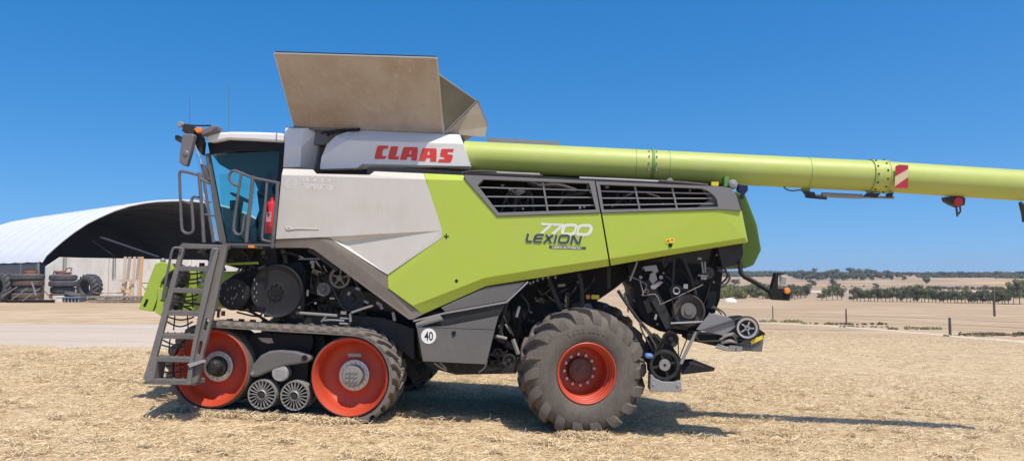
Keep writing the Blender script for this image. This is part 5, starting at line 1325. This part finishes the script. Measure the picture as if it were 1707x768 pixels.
o = obj('hose_coil', b, paint('red_brown_hose', (.22, .05, .04), .6, .3)); o.location = p2 + Vector((0, 0, z)); tag(o, 'coil of red brown hose lying on top of the right tyre stack', 'hose')
q_ = on_ground(138, 502); b = NB(); bmesh.ops.create_cube(b, size=1, matrix=Matrix.Diagonal((.1, .1, .1, 1))); b.free()
b = NB(); lathe(b, (0, 0, 0), [(.35, 0), (.52, -.12), (.6, 0), (.52, .12), (.35, 0)], 32, 'Z'); bmesh.ops.rotate(b, verts=b.verts, matrix=Matrix.Rotation(.25, 3, 'Y')); o = obj('small_tyre', b, M_old, smooth=True); o.location = on_ground(127, 503) + Vector((0, -.2, .55)); tag(o, 'small worn tyre lying tilted against the right tyre stack', 'tyre')
# scrap steel
def barx(name, pts, r, mat, label, cat, base, grp=None, sq=True):
    b = NB(); tube(b, [Vector(p) for p in pts], r, 4 if sq else 8); o = obj(name, b, mat); o.location = base; tag(o, label, cat, grp); return o
def bar_px(name, a, c, r, mat, label, cat, dep):
    pa = CAM + ray(*a) * dep; pc = CAM + ray(*c) * dep; base = min((pa, pc), key=lambda q: q.z)
    return barx(name, [pa - base, pc - base], r, mat, label, cat, base)
D0 = (p1 - CAM).dot(FW) - 1.9
bar_px('steel_bar', (3, 494), (28, 478), .045, M_galv, 'leftmost pale steel bar leaning against the tyres', 'steel bar', D0)
bar_px('steel_bar', (19, 499), (46, 480), .045, M_galv, 'middle pale steel bar leaning on the left tyre stack', 'steel bar', D0)
bar_px('steel_bar', (37, 501), (67, 480), .045, M_galv, 'steel bar leaning on the left tyre stack, right of two similar ones', 'steel bar', D0 - .05)
bar_px('steel_bar', (60, 492), (53, 470), .05, M_lgrey, 'short pale bar leaning the other way in front of the left tyre stack', 'steel bar', D0 - .12)
bar_px('steel_bar', (73, 484), (88, 499), .04, M_rust, 'thin dark bar sloping down between the two tyre stacks', 'steel bar', D0)
def beam_px(x0, x1, y0, y1, label, mat, dep=None, name='steel_beam', cat='beam'):
    p = on_ground((x0 + x1) / 2, y1); m = mpp(p); L = (x1 - x0) * m; H = (y1 - y0) * m; b = NB()
    box(b, (0, 0, H * .92), (L, .3, H * .16)); box(b, (0, 0, H * .08), (L, .3, H * .16)); box(b, (0, .05, H * .5), (L, .06, H * .7))
    o = obj(name, b, mat, bevel=.01); o.location = p; tag(o, label, cat); return o
beam_px(16, 94, 503, 508, 'long dark rusty steel beam on the ground before the left tyre stack', paint('dark_rust', (.05, .035, .03), .8, .4))
beam_px(-20, 20, 496, 503, 'dark grey steel beam on the ground at the left edge', M_dark2)
b = NB()
for k in range(5): box(b, (-.5 + k * .25, 0, .16), (.1, .9, .3))
box(b, (0, 0, .36), (1.3, 1.0, .08)); o = obj('tyre_crate', b, paint('blue_grey_crate', (.16, .22, .28), .7, .4)); o.location = on_ground(128, 507); tag(o, 'blue grey slatted crate below the right tyre stack', 'crate')
b = NB(); box(b, (0, 0, .3), (.7, .3, .6)); box(b, (.2, -.02, .5), (.5, .34, .06)); o = obj('concrete_block', b, M_conc, bevel=.03); o.location = on_ground(100, 508); o.scale = (1, 1, .8); tag(o, 'pale concrete block at the foot of the right tyre stack', 'block')
M_wood = paint('weathered_wood', (.34, .28, .22), .8, .3, scale=4); M_wood2 = paint('fresh_orange_timber', (.62, .36, .16), .75, .35, scale=4); M_wood3 = paint('pale_timber', (.58, .45, .33), .75, .3, scale=4)
def pallet(px, py, n, label, w=1.3, mat=M_wood):
    root = empty('wooden_pallet', None, on_ground(px, py)); tag(root, label, 'pallet', 'low wooden pallets before the wall')
    b = NB()
    for i in range(n):
        zz = i * .26
        for k in range(3): box(b, (0, -.45 + k * .45, zz + .12), (w, .1, .09))
    obj('bearer', b, mat, root)
    b = NB()
    for i in range(n):
        for k in range(7): box(b, (-w / 2 + .05 + k * (w - .1) / 6, 0, i * .26 + .19), (.1, 1.05, .025)); 
        for k in range(3): box(b, (-w / 2 + .08 + k * (w - .16) / 2, 0, i * .26 + .055), (.1, 1.05, .025))
    obj('deck_board', b, mat, root)
    b = NB()
    for k in range(3):
        for j in range(3): box(b, (-w / 2 + .08 + k * (w - .16) / 2, -.47 + .45 * j, .33 if n == 2 else .03), (.12, .1, .16))
    obj('pallet_block', b, mat, root); return root
pallet(170, 508, 2, 'weathered pallet pile on the ground right of the blue crate', 1.5)
pallet(197, 509, 2, 'middle weathered pallet pile, just right of the big upright tyre', 1.5)
pallet(226, 510, 2, 'weathered pallet pile under the orange timber frame', 1.4)
bb = on_ground(196, 506)
b = NB()
for k in range(9):
    x = -1.4 + k * .3; box(b, (x, rnd.uniform(-.3, .3), .62 + rnd.uniform(0, .06)), (rnd.uniform(.5, 1.1), .08, .03), Matrix.Rotation(rnd.uniform(-.5, .5), 4, 'Z') @ Matrix.Rotation(rnd.uniform(-.12, .12), 4, 'Y'))
o = obj('scrap_wood', b, M_wood); o.location = bb; tag(o, 'scattered grey boards lying on the pallets beside the big tyre', 'boards', kind='thing')
fr = empty('timber_stack', None, on_ground(221, 509)); tag(fr, 'upright orange and pale timber frame leaning on the concrete wall', 'timber frame')
m = mpp(fr.location)
for x, y0, y1, w_, mt in ((206, 433, 495, 4.5, M_wood3), (213.5, 433, 472, 5, M_wood), (221.5, 433, 508, 4.5, M_wood3), (229, 433, 472, 4.5, M_wood), (234, 433, 509, 5, M_wood2), (217, 472, 506, 4, M_wood2), (208, 474, 506, 4, M_wood2)):
    b = NB(); X_ = (x - 221) * m; prism(b, [(X_ - w_ * m / 2, 0, (509 - y1) * m), (X_ + w_ * m / 2, 0, (509 - y1) * m), (X_ + w_ * m / 2, .25, (509 - y0) * m), (X_ - w_ * m / 2, .25, (509 - y0) * m)], (0, .06, 0)); obj('timber_post', b, mt, fr)
for y, x0, x1, mt in ((473, 201, 229, M_wood3), (487, 203, 216, M_wood2)):
    b = NB(); box(b, (((x0 + x1) / 2 - 221) * m, -.06, (509 - y) * m), ((x1 - x0) * m, .06, .12)); obj('cross_rail', b, mt, fr)
b = NB(); tube(b, [(0, 0, 0), (1.3, 0, 0)], .05, 4); tube(b, [(0, 0, -.1), (.5, 0, -.75)], .025, 4); tube(b, [(.2, 0, -.5), (.7, 0, -.05)], .025, 4); tube(b, [(0, 0, -1.35), (0, 0, 0)], .03, 4); tube(b, [(1.3, 0, -1.35), (1.3, 0, 0)], .03, 4)
o = obj('steel_trestle', b, M_rust); o.location = on_ground(234, 509) + Vector((0, .3, 1.4)); tag(o, 'rusty steel trestle standing right of the orange timber frame', 'trestle')

# ================================================================== fence line, poles
def post(px, py, top, w, label, mat, name='fence_post', cat='post', grp=None):
    p = on_ground(px, py); h = (py - top) * mpp(p); b = NB(); lathe(b, (0, 0, 0), [(.0005, -.1), (w, -.1), (w, h * .5), (w * .92, h - .02), (w * .6, h), (.0005, h)], 12, 'Z')
    o = obj(name, b, mat); o.location = p; tag(o, label, cat, grp); return o
M_post = paint('weathered_post', (.085, .07, .06), .85, .3)
ps_ = [post(1288.5, 533, 509.5, .075, 'dark fence post nearest the harvester light bracket', M_post, grp='fence posts along the paddock'), post(1411, 541, 514.5, .08, 'dark fence post in the middle of the paddock fence, by the weeds', M_post, grp='fence posts along the paddock'), post(1584, 557.5, 529, .085, 'dark fence post beside the pale gravel path, farthest right', M_post, grp='fence posts along the paddock'), post(1047, 520, 500, .1, 'dark fence post seen between the rear tyre and the chopper housing', M_post, grp='fence posts along the paddock')]
pl = post(1658, 527, 479, .22, 'tall dark timber pole standing in the far paddock at right', M_post, 'timber_pole', 'pole')
b = NB()
pts = [ps_[3].location, ps_[0].location, ps_[1].location, ps_[2].location]; pts.append(pts[-1] + (pts[-1] - pts[-2]) * 1.2)
o0 = pts[0].copy()
for hh in (.35, .7, 1.0):
    for a, c in zip(pts, pts[1:]): tube(b, [a - o0 + Vector((0, 0, hh)), c - o0 + Vector((0, 0, hh))], .011, 4)
o = obj('fence_wire', b, M_galv); o.location = o0; tag(o, 'thin wire strands strung between the dark paddock fence posts', 'fence wire')
hp = on_ground(1217.5, 503.5); m = mpp(hp)
b = NB(); bmesh.ops.create_icosphere(b, subdivisions=4, radius=1)
for v_ in b.verts:
    v_.co.z = max(v_.co.z, -.05); v_.co += Vector((rnd.uniform(-.03, .03),) * 3); v_.co.x *= 10.5 * m; v_.co.y *= 8 * m; v_.co.z *= 7 * m
o = obj('white_heap', b, plain('lime_white', (.78, .76, .70), .9), smooth=True); o.location = hp; tag(o, 'small white heap of lime standing alone in the paddock', 'heap')

# ================================================================== trees
def leafmat(nm, c1_, c2_):
    t = NT(nm); n = t.noise(.35, 3, .6); t.set(Base_Color=t.mix(t.ramp(n, [(.35, 0), (.65, 1)]), c1_, c2_), Roughness=.8); t.b.inputs['Specular IOR Level'].default_value = .15; return t.m
LM = {'olive': leafmat('olive_leaf', (.14, .145, .07), (.22, .215, .105)), 'dark': leafmat('dark_leaf', (.10, .11, .07), (.165, .165, .10)), 'yellow': leafmat('yellow_green_leaf', (.19, .20, .06), (.27, .265, .09)), 'weed': leafmat('dry_weed', (.26, .25, .11), (.36, .32, .17)), 'brown': leafmat('brown_leaf', (.16, .115, .075), (.23, .17, .11))}
M_bark = paint('grey_bark', (.16, .13, .10), .9, .2)
def crown_mesh(nm, w, h, base, nb, nleaf, ls, mat, seed):
    g = np.random.default_rng(seed); cs_ = []
    for k in range(nb):
        a = g.uniform(0, 6.28); rr_ = w * .5 * math.sqrt(g.uniform(0, 1)) * .75; z = base + (h - base) * g.uniform(.15, .85)
        cs_.append((math.cos(a) * rr_, math.sin(a) * rr_, z, w * g.uniform(.16, .30)))
    per = nleaf // nb; V = []
    for x, y, z, r in cs_:
        d = g.normal(size=(per, 3)); d /= np.linalg.norm(d, axis=1)[:, None]; rad = r * g.uniform(.45, 1.08, (per, 1)); c = np.array([x, y, z]) + d * rad * np.array([1, 1, .75])
        c[:, 2] = np.clip(c[:, 2], base * .7, None)
        u = g.normal(size=(per, 3)); u /= np.linalg.norm(u, axis=1)[:, None]; w_ = np.cross(u, d + g.normal(size=(per, 3)) * .4); w_ /= np.linalg.norm(w_, axis=1)[:, None]
        s_ = ls * g.uniform(.6, 1.4, (per, 1)); V.append(np.stack([c - u * s_, c + w_ * s_ * .6, c + u * s_, c - w_ * s_ * .6], 1))
    V = np.concatenate(V).reshape(-1, 3); n = len(V) // 4; me = bpy.data.meshes.new(nm)
    me.from_pydata(V.tolist(), [], (np.arange(n * 4).reshape(-1, 4)).tolist()); me.materials.append(mat); return me
def trunk_mesh(h, base, w, seed):
    g = random.Random(seed); b = NB(); top = base + (h - base) * .5
    tube(b, [(0, 0, -.3), (g.uniform(-.1, .1), 0, base * .6), (g.uniform(-.3, .3), g.uniform(-.2, .2), top)], [.26, .2, .1], 7)
    for k in range(4):
        a = g.uniform(0, 6.28); z0 = base * g.uniform(.5, 1); tube(b, [(0, 0, z0), (math.cos(a) * w * .15, math.sin(a) * w * .15, z0 + (h - base) * .25), (math.cos(a) * w * .3, math.sin(a) * w * .3, z0 + (h - base) * .45)], [.12, .08, .03], 5)
    me = bpy.data.meshes.new('trunk'); b.to_mesh(me); b.free(); me.materials.append(M_bark); return me
kinds = {}
def kind_of(nm, w, h, base, nb, nl, ls, mat, nvar):
    kinds[nm] = [(crown_mesh(nm + '_crown', w, h, base, nb, nl, ls, LM[mat], hash_(nm) + k), trunk_mesh(h, base, w, k), h, w) for k in range(nvar)]
def hash_(s_): return sum(ord(c) * (i + 3) for i, c in enumerate(s_))
kind_of('gum_tree', 7.5, 7.5, 2.2, 12, 1500, .34, 'olive', 5)
kind_of('dark_tree', 8, 7, 1.0, 13, 1400, .36, 'dark', 4)
kind_of('bush', 8, 5, .2, 14, 1300, .36, 'yellow', 3)
kind_of('brown_tree', 7, 6, 1.6, 10, 900, .34, 'brown', 3)
tcount = 0
def tree(px, base_y, h_px, kind, label, w_px=None, grp=None, cat='tree'):
    global tcount
    p = on_ground(px, base_y); m = mpp(p); cm, tm, h, w = kinds[kind][tcount % len(kinds[kind])]; tcount += 1
    s_ = h_px * m / h; sx = (w_px * m / w) if w_px else s_ * rnd.uniform(.85, 1.2)
    root = empty('paddock_tree' if kind != 'bush' else 'paddock_bush', None, p, (0, 0, rnd.uniform(0, 6.28))); root.scale = (sx, sx, s_); tag(root, label, cat, grp)
    link('crown', cm, None, root); link('trunk', tm, None, root); return root
G_ROW, G_BUSH, G_FAR, G_BR = 'gum trees in the row across the paddock', 'yellow green bushes behind the harvester', 'scattered dark trees on the far slopes', 'brown trees in the row on the slope'
# bushes seen behind the light bracket
for i in range(16):
    x = 1195 + i * 7.2 + rnd.uniform(-3, 3); tree(x, rnd.uniform(494, 498), rnd.uniform(15, 24), 'bush' if rnd.random() < .65 else 'gum_tree', 'yellow green bush in the thicket behind the harvester rear', rnd.uniform(18, 26), G_BUSH, 'bush')
for i in range(15):
    x = 1190 + i * 8.5 + rnd.uniform(-3, 3); tree(x, rnd.uniform(489, 492), rnd.uniform(13, 20), 'gum_tree' if rnd.random() < .6 else 'bush', 'olive bush at the back of the thicket behind the harvester rear', rnd.uniform(18, 26), 'olive bushes at the back of the thicket', 'bush')
for i in range(10):
    x = 1300 + i * 5 + rnd.uniform(-2, 2); tree(x, rnd.uniform(495, 499), rnd.uniform(15, 23), 'gum_tree' if i % 3 else 'dark_tree', 'olive tree in the clump right of the light bracket', rnd.uniform(14, 20), 'olive trees right of the light bracket')
for x, h in ((1378, 22), (1388, 26), (1396, 28), (1403, 20), (1370, 12)): tree(x, 500, h, 'gum_tree', 'olive tree in the small clump left of the row, standing by itself in the paddock', 16, 'small clump of olive trees')
for i in range(44):
    x = 1422 + i * 6.05 + rnd.uniform(-2, 2); hh = rnd.uniform(18, 24) + (6 if abs(x - 1522) < 14 else 0)
    tree(x, 501.5 + (x - 1422) * .018, hh, 'gum_tree' if rnd.random() < .75 else 'dark_tree', 'olive gum tree in the long row across the paddock', rnd.uniform(15, 22), G_ROW)
for x, h, w in ((1690, 38, 22), (1700, 44, 26), (1712, 40, 26), (1681, 24, 14)): tree(x, 507, h, 'gum_tree', 'taller gum tree at the right edge, at the end of the long row', w, 'tall gum trees at the right edge')
for x, y, h, w in ((1353, 478, 12, 14), (1388, 476, 12, 13), (1396, 480, 8, 9), (1545, 474, 12, 13), (1460, 481, 9, 10), (1226, 474, 9, 16), (1260, 476, 6, 18), (1440, 478, 3, 4), (1420, 478, 3, 4), (1406, 478, 2.5, 4)):
    tree(x, y, h, 'dark_tree', 'lone dark tree standing on the far slope above the rows', w, G_FAR)
for i in range(16): tree(1535 + i * 8 + rnd.uniform(-3, 3), 484 + rnd.uniform(-1, 1), rnd.uniform(6, 9), 'brown_tree' if i % 4 else 'dark_tree', 'small brownish tree in the row on the slope above the gum trees', rnd.uniform(8, 13), G_BR)
for i in range(8): tree(1655 + i * 8 + rnd.uniform(-2, 2), 486, rnd.uniform(7, 10), 'gum_tree', 'olive tree in the short row on the slope behind the tall pole', rnd.uniform(9, 14), 'olive trees on the slope behind the pole')
for i in range(18):
    x = 1330 + i * 7 + rnd.uniform(-3, 3); tree(x, 466.5 + rnd.uniform(-1.5, 1.2), rnd.uniform(8, 12), 'dark_tree', 'dark tree in the loose belt just below the skyline', rnd.uniform(9, 15), 'dark trees just below the skyline')
for i in range(9): tree(1440 + i * 8 + rnd.uniform(-3, 3), 466 + rnd.uniform(-2, 2), rnd.uniform(7, 11), 'dark_tree', 'dark tree scattered on the slope below the skyline', rnd.uniform(7, 12), 'dark trees scattered on the slope')
for i in range(46):
    x = 1322 + i * 8.4 + rnd.uniform(-4, 4)
    if 1478 < x < 1535 and rnd.random() < .5: continue
    tree(x, 459.5 + rnd.uniform(-1.5, 4.5) * (1 if x < 1500 else .6), rnd.uniform(7, 13) if x < 1500 else rnd.uniform(5, 9), 'dark_tree' if rnd.random() < .6 else 'gum_tree', 'dark gum tree standing out of the wood on the skyline', rnd.uniform(9, 20), 'dark gum trees on the skyline')
# the wood along the ridge, one mass
def wood(name, specs, mat, label, seed):
    g = np.random.default_rng(seed); V = []
    for x0, x1, y, h, dens in specs:
        n = int((x1 - x0) * dens)
        for k in range(n):
            px = g.uniform(x0, x1); p = on_ground(px, y + g.uniform(-.6, .6)); m = mpp(p); hh = h * m * g.uniform(.55, 1.15); w = hh * g.uniform(.7, 1.1); c = np.array([p.x, p.y, p.z + hh * .5]); q = 42
            d = g.normal(size=(q, 3)); d /= np.linalg.norm(d, axis=1)[:, None]; cc_ = c + d * np.array([w, w, hh * .5]) * g.uniform(.5, 1.05, (q, 1))
            u = g.normal(size=(q, 3)); u /= np.linalg.norm(u, axis=1)[:, None]; w_ = np.cross(u, d); w_ /= np.linalg.norm(w_, axis=1)[:, None] + 1e-6; s_ = m * 1.3 * g.uniform(.6, 1.3, (q, 1))
            V.append(np.stack([cc_ - u * s_, cc_ + w_ * s_ * .8, cc_ + u * s_, cc_ - w_ * s_ * .8], 1))
    V = np.concatenate(V).reshape(-1, 3); n = len(V) // 4; me = bpy.data.meshes.new(name); me.from_pydata(V.tolist(), [], np.arange(n * 4).reshape(-1, 4).tolist()); o = link(name, me, mat); tag(o, label, 'wood', kind='stuff'); return o
wood('ridge_wood', [(1190, 1330, 457, 5, 1.6), (1190, 1300, 461, 5, 1.6), (1320, 1500, 457.5, 4, 1.4), (1330, 1470, 461.5, 6, .7), (1530, 1715, 458.5, 5, 1.4), (1530, 1720, 462, 5, .9), (1660, 1725, 463.5, 5, 1), (1430, 1540, 458, 3.5, .9)], LM['dark'], 'grey green wood running along the distant ridge', 4)

for nm_, sp_, mt_, lb_, sd_ in (('fence_weeds', [(1240, 1340, 536.5, 4, .35), (1330, 1400, 540, 2.5, .2), (1480, 1570, 548.5, 4, .3), (1400, 1480, 545, 2, .3), (1570, 1700, 560, 2, .3)], 'weed', 'low yellow green weeds along the fence and gravel path', 6), ('dry_scrub', [(1600, 1712, 559, 6, .35), (1380, 1480, 541, 4, .2)], 'brown', 'low dry brown scrub beyond the gravel path', 7)):
    w_o = wood(nm_, sp_, LM[mt_], lb_, sd_)
# ================================================================== air, sky and sun
b = NB(); box2(b, (-2500, -60, -90), (2500, 4200, 90)); hz = bpy.data.materials.new('air'); hz.use_nodes = True; q = hz.node_tree; q.nodes.clear()
ov = q.nodes.new('ShaderNodeOutputMaterial'); pv = q.nodes.new('ShaderNodeVolumePrincipled'); pv.inputs['Density'].default_value = HAZE; pv.inputs['Color'].default_value = (.72, .84, 1, 1); pv.inputs['Anisotropy'].default_value = .2
q.links.new(pv.outputs[0], ov.inputs['Volume'])
if HAZE: tag(obj('haze', b, hz), kind='stuff')
else: b.free()
SUN = Vector((.27, -.40, 1)).normalized()
elev = math.asin(SUN.z); az = math.atan2(SUN.x, SUN.y)
w = bpy.data.worlds.new('World'); scene.world = w; w.use_nodes = True; nt = w.node_tree; nt.nodes.clear()
sky = nt.nodes.new('ShaderNodeTexSky'); sky.sky_type = 'NISHITA'; sky.sun_disc = False; sky.sun_elevation = elev; sky.sun_rotation = az
sky.altitude = 200; sky.air_density = SKY_AIR; sky.dust_density = SKY_DUST; sky.ozone_density = SKY_OZ
hs = nt.nodes.new('ShaderNodeHueSaturation'); hs.inputs['Saturation'].default_value = SKY_SAT; hs.inputs['Value'].default_value = SKY_VAL
bg = nt.nodes.new('ShaderNodeBackground'); bg.inputs[1].default_value = SKY_STR; ow = nt.nodes.new('ShaderNodeOutputWorld')
tcw = nt.nodes.new('ShaderNodeTexCoord'); vm = nt.nodes.new('ShaderNodeVectorMath'); vm.operation = 'ADD'; vm.inputs[1].default_value = (0, 0, SKY_LIFT); vn = nt.nodes.new('ShaderNodeVectorMath'); vn.operation = 'NORMALIZE'
nt.links.new(tcw.outputs['Generated'], vm.inputs[0]); nt.links.new(vm.outputs[0], vn.inputs[0]); nt.links.new(vn.outputs[0], sky.inputs['Vector'])
nt.links.new(sky.outputs[0], hs.inputs['Color']); nt.links.new(hs.outputs[0], bg.inputs[0]); nt.links.new(bg.outputs[0], ow.inputs[0])
ld = bpy.data.lights.new('sun', 'SUN'); ld.energy = SUN_E; ld.angle = R(.5); ld.color = (1, .93, .82)
so = bpy.data.objects.new('sun', ld); C.objects.link(so); so.rotation_euler = SUN.to_track_quat('Z', 'Y').to_euler()
scene.view_settings.view_transform = 'Standard'; scene.view_settings.look = 'None'; scene.view_settings.exposure = EXPO; scene.view_settings.gamma = 1
scene.cycles.max_bounces = 8; scene.cycles.transparent_max_bounces = 16
